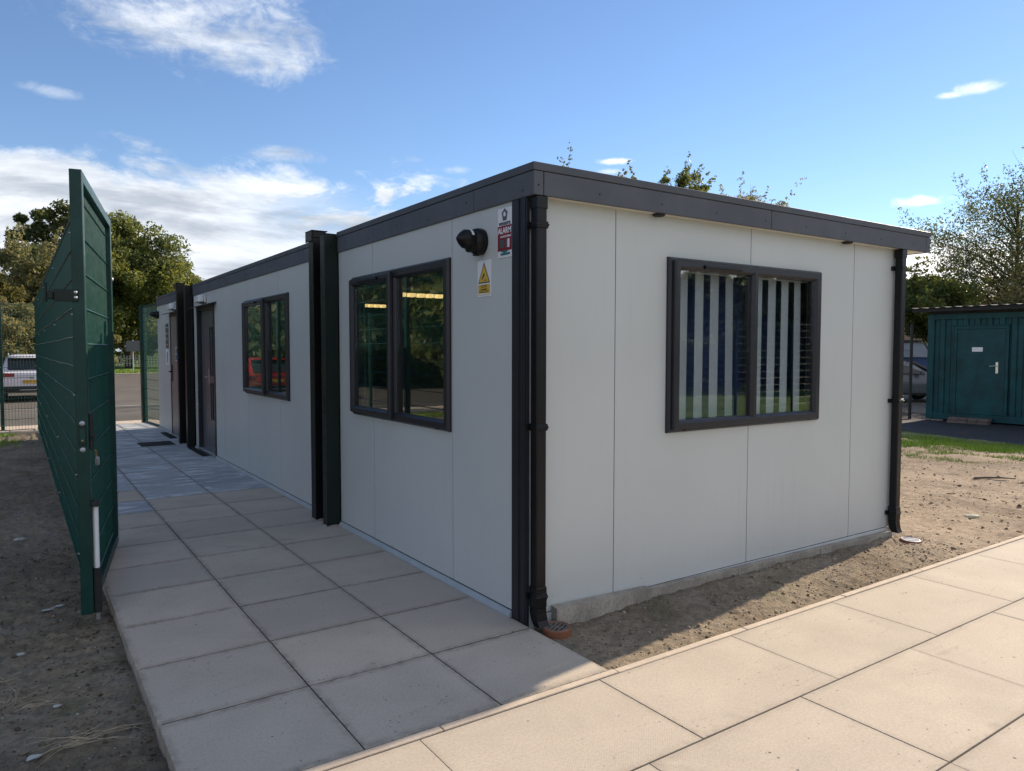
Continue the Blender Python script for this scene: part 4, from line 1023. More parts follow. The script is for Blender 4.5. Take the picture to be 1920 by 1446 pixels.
# local x: from the free stile to the hinge stile; local -y faces the path
GZ0, GZ1 = .022, 2.442; HF = .030
child('stile', cached(('gs',), lambda: MB().bbox(0, .06, -HF, HF, GZ0, GZ1, .003).mesh('stile'), 'green'), gate)
child('stile', cached(('gs',), None, 'green'), gate, (GL-.06, 0, 0))
child('top_rail', cached(('gr',), lambda: MB().bbox(.0605, GL-.0605, -HF, HF, -.06, -.0, .003).mesh('rail'), 'green'), gate, (0, 0, GZ1))
child('bottom_rail', cached(('gr',), None, 'green'), gate, (0, 0, GZ0+.06))
def gw():
    mb = MB(); vwires(mb, GL-.13, .0545, GZ0+.06, GZ1-.06, .0029); return mb.mesh('mesh_wires')
child('mesh_wires', cached(('gw',), gw, 'wire'), gate, (.065, 0.004, 0), 'stuff')
for i in range(12):
    child('horizontal_wire', cached(('gh',), lambda: MB().tube([(0, -.0065, 0), (GL-.12, -.0065, 0)], .0042, 5).tube([(0, .0065, 0), (GL-.12, .0065, 0)], .0042, 5).mesh('horizontal_wire'), 'wire'), gate, (.06, .004, .11+i*.2))
for zc in (GZ0+.10, GZ0+.075):
    child('horizontal_wire', _mesh[('gh',)], gate, (.06, .004, zc)) if zc > .1 else None
# lock plate and bolts on the end face, latch bracket, drop bolt, padlock, handle
def nut(mb, x, y, z, r, ax): mb.lathe([(r, 0), (r, .006), (r*.6, .010), (.001, .0115)] if ax == 'y' else [(r, 0), (r, -.006), (r*.6, -.010), (.001, -.0115)], (x, y, z), ax, 12); return mb
lk = MB().bbox(-.004, 0, -.020, .020, .955, 1.065, .002).build('lock_plate', 'green_dark', gate)
MB().bbox(-.0055, -.004, -.013, .013, .972, 1.048, .001).build('keyhole_plate', 'green', lk)
MB().lathe([(.004, -.0056), (.004, -.007)], (0, 0, .985), 'x', 8).build('keyhole', 'brass', lk)
for z in (1.078, .934): nut(MB(), -.0005, 0, z, .0135, 'x').build('bolt', 'zinc_dull', gate, smooth=True)
b_ = MB(); b_.bbox(-.006, -.0005, .0, .115, 1.735, 1.80, .002); b_.bbox(-.02, .03, .1151, .140, 1.745, 1.79, .003); b_.tube([(.0, .150, 1.73), (.0, .150, 1.83)], .006, 6)
lb = b_.build('latch_bracket', 'green_dark', gate)
for z in (1.785, 1.757): nut(MB(), -.0062, .012, z, .009, 'x').build('bolt', 'zinc', lb, smooth=True)
t_ = MB(); t_.tube([(.04, -.047, .27), (.04, -.047, .612)], .0155, 12); db = t_.build('drop_bolt', 'white_plastic', gate, smooth=True)
MB().bbox(.016, .064, -.068, -.031, .02, .268, .004).build('bolt_sleeve', 'rubber', db)
MB().bbox(.0, .085, -.066, -.031, .615, .645, .003).build('bolt_bracket', 'rubber', db)
MB().tube([(.04, -.048, -.02), (.04, -.048, .019)], .012, 10).build('bolt_tip', 'zinc', db, smooth=True)
MB().bbox(.010, .16, -.050, -.031, .985, 1.003, .003).bbox(.010, .028, -.050, -.031, .93, 1.13, .003).build('handle', 'rubber', gate)
for (x, z) in ((GL-.03, 2.0), (GL-.03, .41)):
    nut(MB(), 0, 0, 0, .016, 'y').xf(Matrix.Translation((x, -.0305, z)) @ Matrix.Rotation(math.pi, 4, 'X')).build('hinge_bolt', 'zinc', gate, smooth=True)
for z in (.41, 2.0): MB().tube([(GL, -.0, z), (GL+.07, .0, z)], .011, 8).bbox(GL+.05, GL+.075, -.02, .02, z-.05, z+.05, .003).build('hinge', 'zinc_dull', gate)
G2W = Matrix.Translation((A.x, A.y, 0)) @ Matrix.Rotation(ga, 4, 'Z')
pl = G2W @ Vector((.045, -.055, .925))
pk = empty('padlock', pl, 'small silver padlock hanging open from a chain link on the gate frame', 'padlock', None, ga)
MB().bbox(.028, .060, -.012, .008, -.105, -.060, .005).xf(Matrix.Rotation(R(-14), 4, 'Y')).build('body', 'zinc', pk)
MB().tube([(.022, 0, -.060), (.020, 0, -.035), (.032, 0, -.022), (.044, 0, -.035), (.046, 0, -.058)], .0035, 8).xf(Matrix.Rotation(R(-10), 4, 'Y')).build('shackle', 'zinc', pk, smooth=True)
MB().tube([(.0, 0, .0), (.008, 0, -.012), (.018, 0, -.022), (.030, 0, -.034)], .006, 8).build('link', 'brass', pk, smooth=True)
# hinge post of the gate
gp = empty('gate_post', (-1.79, 3.24, 0), 'square green post behind the hinged side of the open gate', 'post', 'square posts of the gate')
MB().bbox(-.045, .045, -.045, .045, -.3, 2.47, .004).build('shaft', 'green', gp); MB().bbox(-.048, .048, -.048, .048, 2.4705, 2.478, .002).build('cap', 'rubber', gp)
# posts standing against the cabin where the units join
def cabin_post(name, x0, y0, y1, z1, m_, lab, hat=False, slots=True, grp=None):
    t = empty(name, ((x0-.006)/2, (y0+y1)/2, 0), lab, 'post', grp); w_, d = -(x0+.006)/2, (y1-y0)/2
    MB().bbox(-w_, w_, -d, d, -.1, z1, .003).build('shaft', m_, t)
    if hat:
        MB().bbox(-w_-.012, w_+.012, -d-.012, d+.05, z1+.055, z1+.063, .002).build('cap_plate', m_, t)
        h = MB(); h.bbox(-w_-.010, -w_+.0, -d, d+.05, z1-.03, z1+.0545, .002); h.bbox(-w_+.001, w_, -d-.004, d, z1+.0005, z1+.0545, .002); h.build('bracket', m_, t)
        for yy in (.0, .055): MB().lathe([(.006, -w_-.0105), (.006, -w_-.0118)], (0, yy, z1+.0), 'x', 8).build('bolt_hole', 'zinc_dull', t)
    else: MB().bbox(-w_-.002, w_+.002, -d-.002, d+.002, z1+.0005, z1+.007, .002).build('cap', 'rubber', t)
    return t, w_, d
t, w_, d = cabin_post('fence_post', -.122, 2.69, 2.79, 2.425, 'green_dark', 'green-black square post against the cabin at the nearest unit joint, left of the first window')
MB().bbox(-w_-.002, -w_-.0003, -.022, .022, .93, 1.1, .001).build('strike_plate', 'black', t)
nut(MB(), 0, 0, 0, .007, 'y').xf(Matrix.Translation((.0, -d-.0003, 2.33)) @ Matrix.Rotation(math.pi, 4, 'X')).build('bolt', 'green_dark', t)
MB().lathe([(.045, 0), (.03, .012), (.001, .014)], (0, 0, 0), 'z', 10).xf(Matrix.Diagonal((2.1, 1.8, 1, 1))).build('mortar_collar', 'plinth', t)
t, w_, d = cabin_post('cabin_post', -.122, 2.965, 3.075, 2.43, 'black', 'black square post with bracket cap just behind the green one at the nearest unit joint', True)
nut(MB(), 0, 0, 0, .012, 'y').xf(Matrix.Translation((.03, -d-.0003, 1.92)) @ Matrix.Rotation(math.pi, 4, 'X')).build('bolt', 'zinc_dull', t)
MB().lathe([(.06, 0), (.035, .016), (.001, .018)], (0, 0, 0), 'z', 10).xf(Matrix.Diagonal((1.6, 1.6, 1, 1))).build('mortar_collar', 'plinth', t)
cabin_post('cabin_post', -.112, 8.63, 8.75, 2.43, 'black', 'dark square post against the cabin between the two doors, the nearer of the pair')
cabin_post('cabin_post', -.122, 9.22, 9.33, 2.45, 'black', 'black square post by the brown door, the farther of the pair between the doors', True)
# open leaf at the end of the path
A2 = Vector((-.075, 13.42, 0)); B2 = Vector((.055, 12.06, 0)); L2 = (B2-A2).length; a2 = math.atan2(B2.y-A2.y, B2.x-A2.x)
lf = empty('far_gate_leaf', (A2.x, A2.y, 0), 'green mesh gate leaf folded open at the far end of the path beyond the cabin', 'gate', None, a2)
child('stile', cached(('gs2',), lambda: MB().bbox(0, .11, -.05, .05, -.09, 2.36, .004).mesh('stile'), 'green'), lf)
child('stile', cached(('gs3',), lambda: MB().bbox(L2-.05, L2, -.025, .025, -.02, 2.36, .003).mesh('stile'), 'green'), lf)
child('top_rail', cached(('gr2',), lambda: MB().bbox(.1105, L2-.0505, -.02, .02, -.04, 0, .003).mesh('rail'), 'green'), lf, (0, 0, 2.36))
child('bottom_rail', cached(('gr2',), None, 'green'), lf, (0, 0, .03))
child('mesh_wires', cached(('gw2',), lambda: vwires(MB(), L2-.18, .05, .0, 2.32, .0027).mesh('mesh_wires'), 'wire'), lf, (.13, .0, 0), 'stuff')
for i in range(12): child('horizontal_wire', cached(('gh2',), lambda: MB().tube([(.11, 0, 0), (L2-.05, 0, 0)], .005, 5).mesh('horizontal_wire'), 'wire'), lf, (0, 0, .12+i*.19))

# black fence right of the cabin and the fence the end window mirrors
fence((16.86, 6.62, -.3), math.atan2(.6, -.8), [2.5, 2.5, 2.5, 2.5], .08, 2.42, 'black mesh fence between the cabin and the green container', 'fence_black', 'fence_black', clips=False, n_h=12)
fence((3.5, -9.5, -.1), 0, [2.5]*8, .0, 2.35, 'green mesh fence across the grass opposite the end window', clips=False)

# ================================================================== CONTAINER
K0 = Vector((16.96, 6.27)); kd = Vector((.115, -.9934)).normalized(); ka = math.atan2(kd.y, kd.x)
ct = empty('container', (K0.x, K0.y, -.30), 'dark green corrugated steel container with grey sheet roof, beyond the sandy ground', 'container', None, ka)
# local x along the front to the right, local y: back is +y?  front faces the camera
nrm = Matrix.Rotation(ka, 3, 'Z') @ Vector((0, 1, 0))
BK = 1 if nrm.x > 0 else -1       # back side
CLn, CH = 6.06, 2.68; z0c = .035
def cbox(name, x0, x1, y0, y1, z0, z1, m_, par=None, b=.006): return MB().bbox(x0, x1, y0*BK, y1*BK, z0, z1, b).build(name, m_, par or ct)
for x0 in (0, CLn-.15):
    for y0 in (0, 2.29): cbox('corner_post', x0, x0+.15, y0, y0+.15, z0c, CH, 'container')
for y0 in (0, 2.36): cbox('top_rail', .1505, CLn-.1505, y0+.001, y0+.08, CH-.14, CH, 'container'); cbox('bottom_rail', .1505, CLn-.1505, y0+.001, y0+.08, z0c, z0c+.17, 'container')
def corr(x0, x1, z0, z1, y=.025, per=.256, dep=.036):
    mb = MB(); prof = []; x = x0; ph = 0
    xs_ = [x0]; ys_ = [y]
    k_ = math.floor(x0/per)
    pts = []
    for i in range(k_, int(x1/per)+2):
        b_ = i*per
        for f_, d in ((0, dep), (.10, 0), (.50, 0), (.60, dep)): pts.append((b_+f_*per*1.0, y+d))
    def at(x):
        for a, b in zip(pts, pts[1:]):
            if a[0] <= x <= b[0]: return a[1]+(b[1]-a[1])*(x-a[0])/max(b[0]-a[0], 1e-6)
        return y
    P = [(x0, at(x0))]+[p for p in pts if x0 < p[0] < x1]+[(x1, at(x1))]
    v = []
    for z in (z0, z1): v += [(px, py*BK, z) for px, py in P]
    n = len(P); mb.add(v, [(i, i+1, n+i+1, n+i) for i in range(n-1)]); return mb
DX0, DX1, DZ1 = .60, 1.77, 2.36
corr(.15, DX0-.005, z0c+.17, CH-.14).build('corrugated_panel', 'container', ct)
corr(DX0-.005, DX1+.005, DZ1+.03, CH-.14).build('corrugated_panel', 'container', ct)
corr(DX1+.005, CLn-.15, z0c+.17, CH-.14).build('corrugated_panel', 'container', ct)
cbox('back_panel', .15, CLn-.15, 2.38, 2.40, z0c+.1, CH-.1, 'container'); cbox('end_panel', .01, .03, .15, 2.29, z0c+.1, CH-.1, 'container'); cbox('end_panel', CLn-.03, CLn-.01, .15, 2.29, z0c+.1, CH-.1, 'container')
cbox('floor_frame', .1, CLn-.1, .09, 2.35, z0c+.02, z0c+.15, 'black')
df = MB(); df.bbox(DX0, DX0+.07, .002*BK, .07*BK, z0c+.17, DZ1, .004); df.bbox(DX1-.07, DX1, .002*BK, .07*BK, z0c+.17, DZ1, .004); df.bbox(DX0+.0705, DX1-.0705, .002*BK, .07*BK, DZ1-.07, DZ1, .004); df.bbox(DX0-.02, DX1+.02, -.012*BK, .03*BK, DZ1+.001, DZ1+.026, .003)
dr_ = df.build('door', 'container', ct)
MB().bbox(DX0+.073, DX1-.073, .018*BK, .055*BK, z0c+.172, DZ1-.073, .004).build('door_leaf', 'container', dr_)
hb = MB(); hb.bbox(DX1-.26, DX1-.205, .008*BK, .0175*BK, 1.22, 1.49, .003); hb.tube([(DX1-.23, .008*BK, 1.40), (DX1-.23, -.045*BK, 1.40), (DX1-.25, -.05*BK, 1.40), (DX1-.37, -.05*BK, 1.39)], .010, 8)
hb.build('handle', 'zinc', dr_, smooth=False)
sp = MB().bbox(DX0+.40, DX0+.63, .012*BK, .0175*BK, 1.74, 1.845, .001).build('door_label', 'white_plastic', dr_)
# roof of corrugated sheet with an overhang
rf = MB(); n = 90; v = []
for y, z in ((-.28, CH+.15), (2.62, CH+.27)):
    for i in range(n+1): v.append((-.38+i*(CLn+.7)/n, y*BK, z+.012*math.sin(i*1.9)+.05*(i/n)))
m1 = len(v); rf.add(v, [(i, i+1, n+2+i, n+1+i) for i in range(n)]); rf.add([(a, b, c-.02) for a, b, c in v], [(n+1+i, n+2+i, i+1, i) for i in range(n)]); rf.add([*v[:n+1], *[(a, b, c-.02) for a, b, c in v[:n+1]]], [(i, i+1, n+2+i, n+1+i) for i in range(n)])
rf.build('roof_sheet', 'container_roof', ct)
MB().bbox(-.3, CLn+.2, -.24*BK, -.16*BK, CH+.05, CH+.14, .004).bbox(.02, CLn, .01*BK, .1*BK, CH+.001, CH+.15, .004).build('roof_batten', 'rubber', ct)
Kw = Matrix.Translation((K0.x, K0.y, -.3)) @ Matrix.Rotation(ka, 4, 'Z')
for i, x in enumerate((.25, 1.05, 2.6, 4.4, 5.6)):
    p = Kw @ Vector((x, .12*BK, 0)); 
    MB().bbox(x-.14, x+.14, .02*BK, .24*BK, -.02, z0c-.001, .006).build('support_block', 'plinth', ct)
st = empty('brick_step', Kw @ Vector((1.05, -.22*BK, -.0)), 'low brick step in front of the container door', 'step', None, ka)
bm_ = MB().bbox(-.104, .104, -.048, .048, 0, .062, .004).mesh('brick'); bm_.materials.append(M['brick'])
for k_ in range(2):
    for j in range(3):
        for i in range(4):
            child('brick', bm_, st, (-.33+i*.217+(.0 if k_ == 0 else .02), (-.10+j*.101)*1.0, k_*.070), rot=(0, 0, .01*((i*7+j*3) % 3-1)))
# things beyond the black fence
o = MB().box(-5, 5, -2, 2, 0, 1.35).build('low_building', 'blue_wall'); o.location = (45.0, 19.2, -.3); o.rotation_euler.z = -.75; tag(o, 'low blue-walled building far behind the black fence', 'building')
MB().box(-5.1, 5.1, -2.1, 2.1, 1.351, 2.25).build('upper_wall', 'pale_wall', o)
MB().box(-5.2, 5.2, -2.2, 2.2, 2.251, 2.36).build('roof', 'container_roof', o)
hs = empty('brick_house', (60.5, 27.5, -.3), 'house with pinkish tiled roof glimpsed behind the tree by the right drainpipe', 'house', None, -.6)
MB().box(-6, 6, -4, 4, 0, 3.4).build('wall', 'roof_tile', hs); MB().prism([(-4.4, 3.3), (4.4, 3.3), (0, 6.2)], 'x', -6.3, 6.3).build('roof', 'roof_tile', hs)

# ================================================================== SIGN POST, PICKETS
sgn = empty('road_sign', (5.02, 57.2, -.18), 'grey back of a square road sign on a pole across the car park', 'sign', None, R(8))
MB().tube([(0, 0, -.1), (0, 0, 2.35)], .045, 8).build('pole', 'zinc_dull', sgn); MB().bbox(-.46, .46, -.062, -.046, 1.5, 2.28, .01).build('panel', 'sign_grey', sgn)
pf_ = empty('picket_fence', (9, 66, 0), 'low pale picket fence below the dark trees at the far end', 'fence')
mb = MB(); 
for i in range(150): mb.box(-14+i*.22, -14+i*.22+.11, 0, .02, .05, .95+.04*((i*7) % 3))
o = mb.build('pickets', 'picket', pf_, kind='stuff'); MB().box(-14, 19, .021, .06, .65, .75).box(-14, 19, .021, .06, .25, .33).build('rail', 'picket', pf_)

# ================================================================== CARS
def loft(secs, name, m_, par, smooth=True):
    """secs: list of (y, [(x,z)...]) right half profile bottom->top, mirrored"""
    V = []; F = []; n = None
    for y, pr_ in secs:
        full = [(x, z) for x, z in pr_]+[(-x, z) for x, z in reversed(pr_)]
        n = len(full); V += [(x, y, z) for x, z in full]
    for i in range(len(secs)-1):
        for j in range(n): F.append((i*n+j, i*n+(j+1) % n, (i+1)*n+(j+1) % n, (i+1)*n+j))
    F.append(tuple(range(n))); F.append(tuple((len(secs)-1)*n+j for j in range(n)))
    return MB().add(V, F).build(name, m_, par, smooth=smooth)
def car(loc, rz, paint, lab, suv=True, plate=None, W_=.92, group=None):
    """rear at local y=0, nose at +y 4.6"""
    t = empty('parked_car', loc, lab, 'car', group, rz)
    H = 1.60 if suv else 1.45; bl = 1.02 if suv else .92; L = 4.65
    def sec(y, w_, zb, zs, z2): return (y, [(w_*.86, zb), (w_*.97, zb+.08), (w_, (zb+zs)/2), (w_*.985, zs-.06), (w_*.93, z2), (w_*.6, z2+.012)])
    body = loft([sec(.0, W_*.86, .48, bl-.10, bl-.04), sec(.06, W_*.94, .36, bl-.03, bl), sec(.35, W_, .30, bl, bl+.01), sec(1.2, W_, .26, bl, bl), sec(3.2, W_, .26, bl-.02, bl-.02),
                 sec(3.9, W_*.99, .28, bl-.14, bl-.08), sec(4.45, W_*.93, .32, bl-.27, bl-.20), sec(4.62, W_*.80, .40, bl-.38, bl-.33)], 'body', paint, t)
    def gsec(y, w_, h): return (y, [(w_, bl-.05), (w_*.975, bl+.10), (w_*.82, h-.10), (w_*.73, h-.03), (w_*.5, h)])
    loft([gsec(.16, W_*.93, bl+.10), gsec(.42, W_*.94, H-.10), gsec(.62, W_*.945, H-.03), gsec(1.8, W_*.95, H), gsec(2.6, W_*.95, H-.04), gsec(3.1, W_*.94, H-.30), gsec(3.55, W_*.93, bl+.04)], 'cabin_shell', paint, t)
    # glazing, a little proud of the shell
    e = .008
    g = MB(); 
    def quad(mb, pts, off): 
        a = Vector(pts[0]); nn = (Vector(pts[1])-a).cross(Vector(pts[-1])-a).normalized()
        if nn.dot(Vector(off)) < 0: nn = -nn
        v = [Vector(p)+nn*e for p in pts]; mb.add(v, [tuple(range(len(pts)))])
    g.bbox(-W_*.72, W_*.72, 0, .012, 0, .46, .01)
    sl = math.atan2(.30, .50)
    tail = g.xf(Matrix.Translation((0, .125, bl+.07)) @ Matrix.Rotation(-math.atan2(.27, .47), 4, 'X')).build('rear_window', 'car_glass', t)
    for s_ in (-1, 1):
        sd_ = MB()
        for y0, y1 in ((.62, 1.28), (1.34, 2.06), (2.12, 2.86)):
            h1 = H-.17 if y1 < 2.5 else H-.36; h0 = H-.17 if y0 > .7 else H-.22
            pts = [(s_*W_*.972, y0, bl+.06), (s_*W_*.972, y1+.06, bl+.06), (s_*W_*.868, y1, h1), (s_*W_*.868, y0+.08, h0)]
            sd_.add([*(Vector(p)+Vector((s_*.012, 0, 0)) for p in pts)], [(0, 1, 2, 3)])
        sd_.build('side_window', 'car_glass', t)
        wl = MB(); wl.add([(s_*W_*1.0, .02, 0)]*0, [])
        tl = MB().bbox(s_*W_*.52, s_*W_*.93, -.012, .14, bl-.17, bl-.03, .02) if suv else MB().bbox(s_*W_*.62, s_*W_*.93, -.012, .10, bl-.20, bl-.04, .02)
        tl.build('tail_light', 'lamp_red', t)
        MB().bbox(s_*W_*.55, s_*W_*.86, 4.50, 4.63, bl-.42, bl-.33, .02).build('headlight', 'white_plastic', t)
        for y in (.82, 3.72):
            w2_ = MB(); w2_.lathe([(.20, -.11), (.33, -.11), (.345, -.06), (.345, .06), (.33, .11), (.20, .11)], (s_*(W_-.10), y, .345), 'x', 26); wo_ = w2_.build('wheel', 'tyre', t, smooth=True)
            MB().lathe([(.19, -.112), (.21, -.115), (.06, -.10), (.03, .0), (.06, .10), (.21, .115), (.19, .112)], (s_*(W_-.10), y, .345), 'x', 12).build('rim', 'zinc_dull', wo_)
        MB().bbox(s_*(W_+.02), s_*(W_+.18), 2.78, 2.90, bl+.02, bl+.16, .03).build('mirror', paint, t)
    ws = [Vector((-W_*.70, 2.70, H-.055)), Vector((W_*.70, 2.70, H-.055)), Vector((W_*.80, 3.44, bl+.10)), Vector((-W_*.80, 3.44, bl+.10))]; no_ = Vector((0, .55, .83))*.035
    MB().add([tuple(p+no_) for p in ws]+[tuple(p-no_) for p in ws], [(0, 1, 2, 3), (7, 6, 5, 4), (0, 3, 7, 4), (1, 0, 4, 5), (2, 1, 5, 6), (3, 2, 6, 7)]).build('windscreen', 'car_glass', t)
    MB().bbox(-W_*.88, W_*.88, -.025, .20, .36, .56, .04).build('rear_bumper', 'tyre', t)
    MB().bbox(-W_*.40, W_*.40, -.030, .0, .40, .44, .01).build('bumper_trim', 'zinc_dull', t)
    MB().bbox(-W_*.70, W_*.70, .20, .42, H-.075, H-.045, .01).build('spoiler', paint, t)
    if suv:
        for s_ in (-1, 1): MB().tube([(s_*W_*.70, .55, H-.02), (s_*W_*.70, .75, H+.035), (s_*W_*.70, 2.5, H+.03), (s_*W_*.70, 2.7, H-.06)], .018, 6).build('roof_rail', 'zinc_dull', t)
        MB().bbox(-W_*.5, W_*.5, -.014, -.004, bl-.13, bl-.115, .003).build('chrome_strip', 'zinc_dull', t)
        eb = MB().lathe([(.055, -.012), (.055, -.02)], (0, 0, bl-.19), 'y', 20).xf(Matrix.Translation((0, 0, (bl-.19)*.45)) @ Matrix.Diagonal((1.3, 1, .55, 1))).build('badge', 'zinc_dull', t)
    pl_ = MB().bbox(-.26, .26, -.036, -.004, .64, .75, .004).build('number_plate', 'plate_yellow', t)
    if plate:
        me = text_mesh(plate, .105, .001, .002); me.transform(on_end(0, -.0375, .695)); me.materials.clear(); me.materials.append(M['sign_black']); child('lettering', me, pl_)
    return t
car((-1.76, 26.2, -.300), 0, 'car_white', 'white estate car seen from behind through the mesh fence at the far left', True, 'WE19 OZY')
car((-4.9, 21.2, -.25), R(0), 'car_red', 'red car parked beyond the left fence, mirrored in the middle side window', False)
car((21.0, 11.7, -.3), R(-124), 'car_grey', 'grey car with sunlit windscreen behind the black fence by the container', False)

# ================================================================== TREES
def leaves(C_, per, rad, size, rng, flat=.75):
    n = len(C_)*per; c = np.repeat(C_, per, 0); r_ = np.repeat(rad, per)
    d = rng.normal(0, 1, (n, 3)); d /= np.linalg.norm(d, axis=1)[:, None]; rr = rng.uniform(0, 1, n)**.45*r_
    P = c+d*rr[:, None]*np.array([1, 1, flat])
    u = rng.normal(0, 1, (n, 3)); u /= np.linalg.norm(u, axis=1)[:, None]
    w_ = np.cross(u, rng.normal(0, 1, (n, 3))); w_ /= np.linalg.norm(w_, axis=1)[:, None]
    s_ = size*rng.uniform(.55, 1.3, n)
    V = np.empty((n, 4, 3)); V[:, 0] = P-u*s_[:, None]; V[:, 1] = P+w_*s_[:, None]*.42; V[:, 2] = P+u*s_[:, None]; V[:, 3] = P-w_*s_[:, None]*.42
    ct_ = np.repeat(rng.uniform(0, 1, len(C_)), per)
    return V.reshape(-1, 3), np.arange(n*4).reshape(n, 4), np.clip(ct_*.55+rng.uniform(0, .5, n), 0, 1)
def tree(loc, H, cr, cz0, lab, m_='leaf_green', seed=0, n_cl=70, per=260, size=.13, tr=.22, group=None, cat='tree', squash=1., shell=.55, clr=(.45, 1.0), name='tree', twigs=False, lean=0.):
    rng = np.random.default_rng(seed); t = empty(name, loc, lab, cat, group, rng.uniform(0, 6.28) if cat == 'x' else 0)
    hz = (H-cz0)/2; cz = cz0+hz
    # lobes first, so that the outline is uneven
    nl = max(5, n_cl//9); Lc = rng.normal(0, 1, (nl, 3)); Lc /= np.linalg.norm(Lc, axis=1)[:, None]; Lc *= rng.uniform(.35, .80, nl)[:, None]
    Cl = []; Rd = []
    while len(Cl) < n_cl:
        l = Lc[rng.integers(nl)]; p = l+rng.normal(0, .36, 3); q = np.linalg.norm(p)
        if q > 1.02: continue
        if q < shell*.6 and rng.uniform() < .35: continue
        Cl.append(p); Rd.append(rng.uniform(*clr)*cr*.33*(1.15-.4*q))
    Cl = np.array(Cl); Rd = np.array(Rd)
    taper = np.where(Cl[:, 2] > 0, 1-.25*Cl[:, 2], 1+.05*Cl[:, 2])
    C_ = np.stack([Cl[:, 0]*cr*taper*squash+lean*(Cl[:, 2]+1)*.5, Cl[:, 1]*cr*taper, cz+Cl[:, 2]*hz], 1)
    V, F, tt = leaves(C_, per, Rd, size, rng)
    V[:, 2] = np.maximum(V[:, 2], .05)
    # twig sprays reaching out of the outline
    if twigs:
        S_ = C_[np.argsort(-np.abs(Cl).sum(1))][:n_cl//2]; extra = []
        for p in S_:
            d = (p-np.array([0, 0, cz])); d = d/np.linalg.norm(d)+rng.normal(0, .3, 3)+np.array([0, 0, .5]); L_ = rng.uniform(.5, 1.3)*cr*.22
            for k_ in range(14): extra.append(p+d*L_*k_/14*1.6+rng.normal(0, .06, 3))
        V2, F2, t2 = leaves(np.array(extra), 5, np.full(len(extra), .12*cr/3), size, rng); F = np.concatenate([F, F2+len(V)]); V = np.concatenate([V, V2]); tt = np.concatenate([tt, t2])
    np_mesh('crown', V, F, m_, t, 'stuff' if False else None, tt)
    mb = MB(); top = (lean*.6, 0, cz+hz*.55)
    pts = [(0, 0, -.3), (rng.normal(0, .04)*cr*.3, rng.normal(0, .04)*cr*.3, cz0*.6+.2), (lean*.2, 0, cz), top]
    mb.tube(pts, [tr, tr*.8, tr*.5, tr*.12], 8)
    idx = rng.choice(len(C_), min(len(C_), 46), replace=False)
    for i in idx:
        p = C_[i]; zs = max(.3, min(p[2]-np.hypot(p[0], p[1])*rng.uniform(.5, .9), cz+hz*.4)); st_ = np.array([lean*.3*(zs/H), 0, zs]); mid = (st_+p)/2+np.array([0, 0, .08*cr])
        mb.tube([tuple(st_), tuple(mid), tuple(p)], [tr*.30, tr*.17, tr*.04], 5, caps=False)
        for k_ in range(3):
            e_ = p+rng.normal(0, 1, 3)*Rd[i]*.8; mb.tube([tuple(mid+(p-mid)*.5), tuple(e_)], [tr*.07, tr*.02], 3, caps=False)
    mb.build('trunk', 'bark', t, smooth=True)
    return t
LT = 'trees beyond the car park'
tree((5.8, 66.5, 0), 12.6, 5.8, 1.2, 'large rounded dark green tree with yellowing leaves right of the open gate', 'leaf_green', 3, 190, 420, .17, .35, LT, lean=.6)
tree((.5, 61.5, 0), 12.6, 3.9, 2.0, 'tall narrow dark green tree half hidden behind the gate stile', 'leaf_dark', 6, 100, 350, .16, .28, LT)
tree((-.9, 47.5, -.3), 8.0, 3.3, .4, 'pale olive tree with loose twigs just left of the gate stile', 'leaf_pale', 8, 80, 330, .12, .2, LT, twigs=True)
tree((-4.4, 45.5, -.3), 6.4, 3.3, .2, 'yellowing pale tree at the left edge above the white car', 'leaf_gold', 12, 80, 320, .12, .2, LT, twigs=True)
tree((-8.6, 48, -.3), 8.2, 3.6, .2, 'pale tree cut off by the left edge of the view', 'leaf_pale', 14, 70, 300, .13, .2, LT, twigs=True)
tree((-2.4, 40.0, -.3), 4.6, 2.6, .0, 'dense pale green bush behind the roof of the white car', 'leaf_pale', 17, 70, 300, .10, .12, LT, cat='shrub', name='shrub')
for i, (x, y, h, r_, m_, lab) in enumerate(((2.8, 63.0, 4.0, 1.9, 'leaf_pale', 'pale feathery shrub left of the road sign pole'), (8.9, 68.5, 4.2, 2.4, 'leaf_dark', 'dark shrub behind the picket fence near the far mesh leaf'),
                                     (1.0, 67.5, 5.2, 2.6, 'leaf_dark', 'dark shrub behind the pale feathery one at the far end'), (12.2, 66.8, 4.5, 2.5, 'leaf_gold', 'yellow-green shrub behind the far mesh leaf'), (6.4, 71.5, 6.0, 3.4, 'leaf_dark', 'dark undergrowth below the large rounded tree'))):
    tree((x, y, -.1), h, r_, -.2, lab, m_, 30+i, 46, 260, .13, .08, 'shrubs beyond the verge', 'shrub', name='shrub')
RT = 'trees behind the container'
tree((33.6, 10.8, -.3), 9.4, 4.1, 3.4, 'tall loose birch with sparse upper twigs at the right edge', 'leaf_dark', 41, 130, 190, .062, .14, RT, twigs=True, clr=(.5, 1.2))
tree((34.2, 9.6, -.3), 6.7, 4.6, .6, 'dense broad dark tree below the birch behind the container', 'leaf_pale', 43, 110, 440, .08, .2, RT)
tree((29.4, 12.0, -.3), 4.7, 2.7, 2.3, 'low bushy tree left of the container roof', 'leaf_green', 47, 80, 300, .09, .12, RT, twigs=True)
tree((37.5, 5.0, -.3), 8.6, 4.2, 1.0, 'tree behind the container just beyond the right edge', 'leaf_green', 49, 80, 260, .11, .2, RT)
BT = 'treetops showing over the cabin roof'
tree((18.3, 22.2, -.3), 9.8, 1.6, 6.2, 'thin treetop nearest the roof corner', 'leaf_dark', 51, 40, 80, .06, .08, BT, twigs=True)
tree((20.0, 20.9, -.3), 9.6, 1.2, 5.6, 'small pale treetop second from the roof corner', 'leaf_gold', 53, 26, 80, .07, .08, BT, twigs=True)
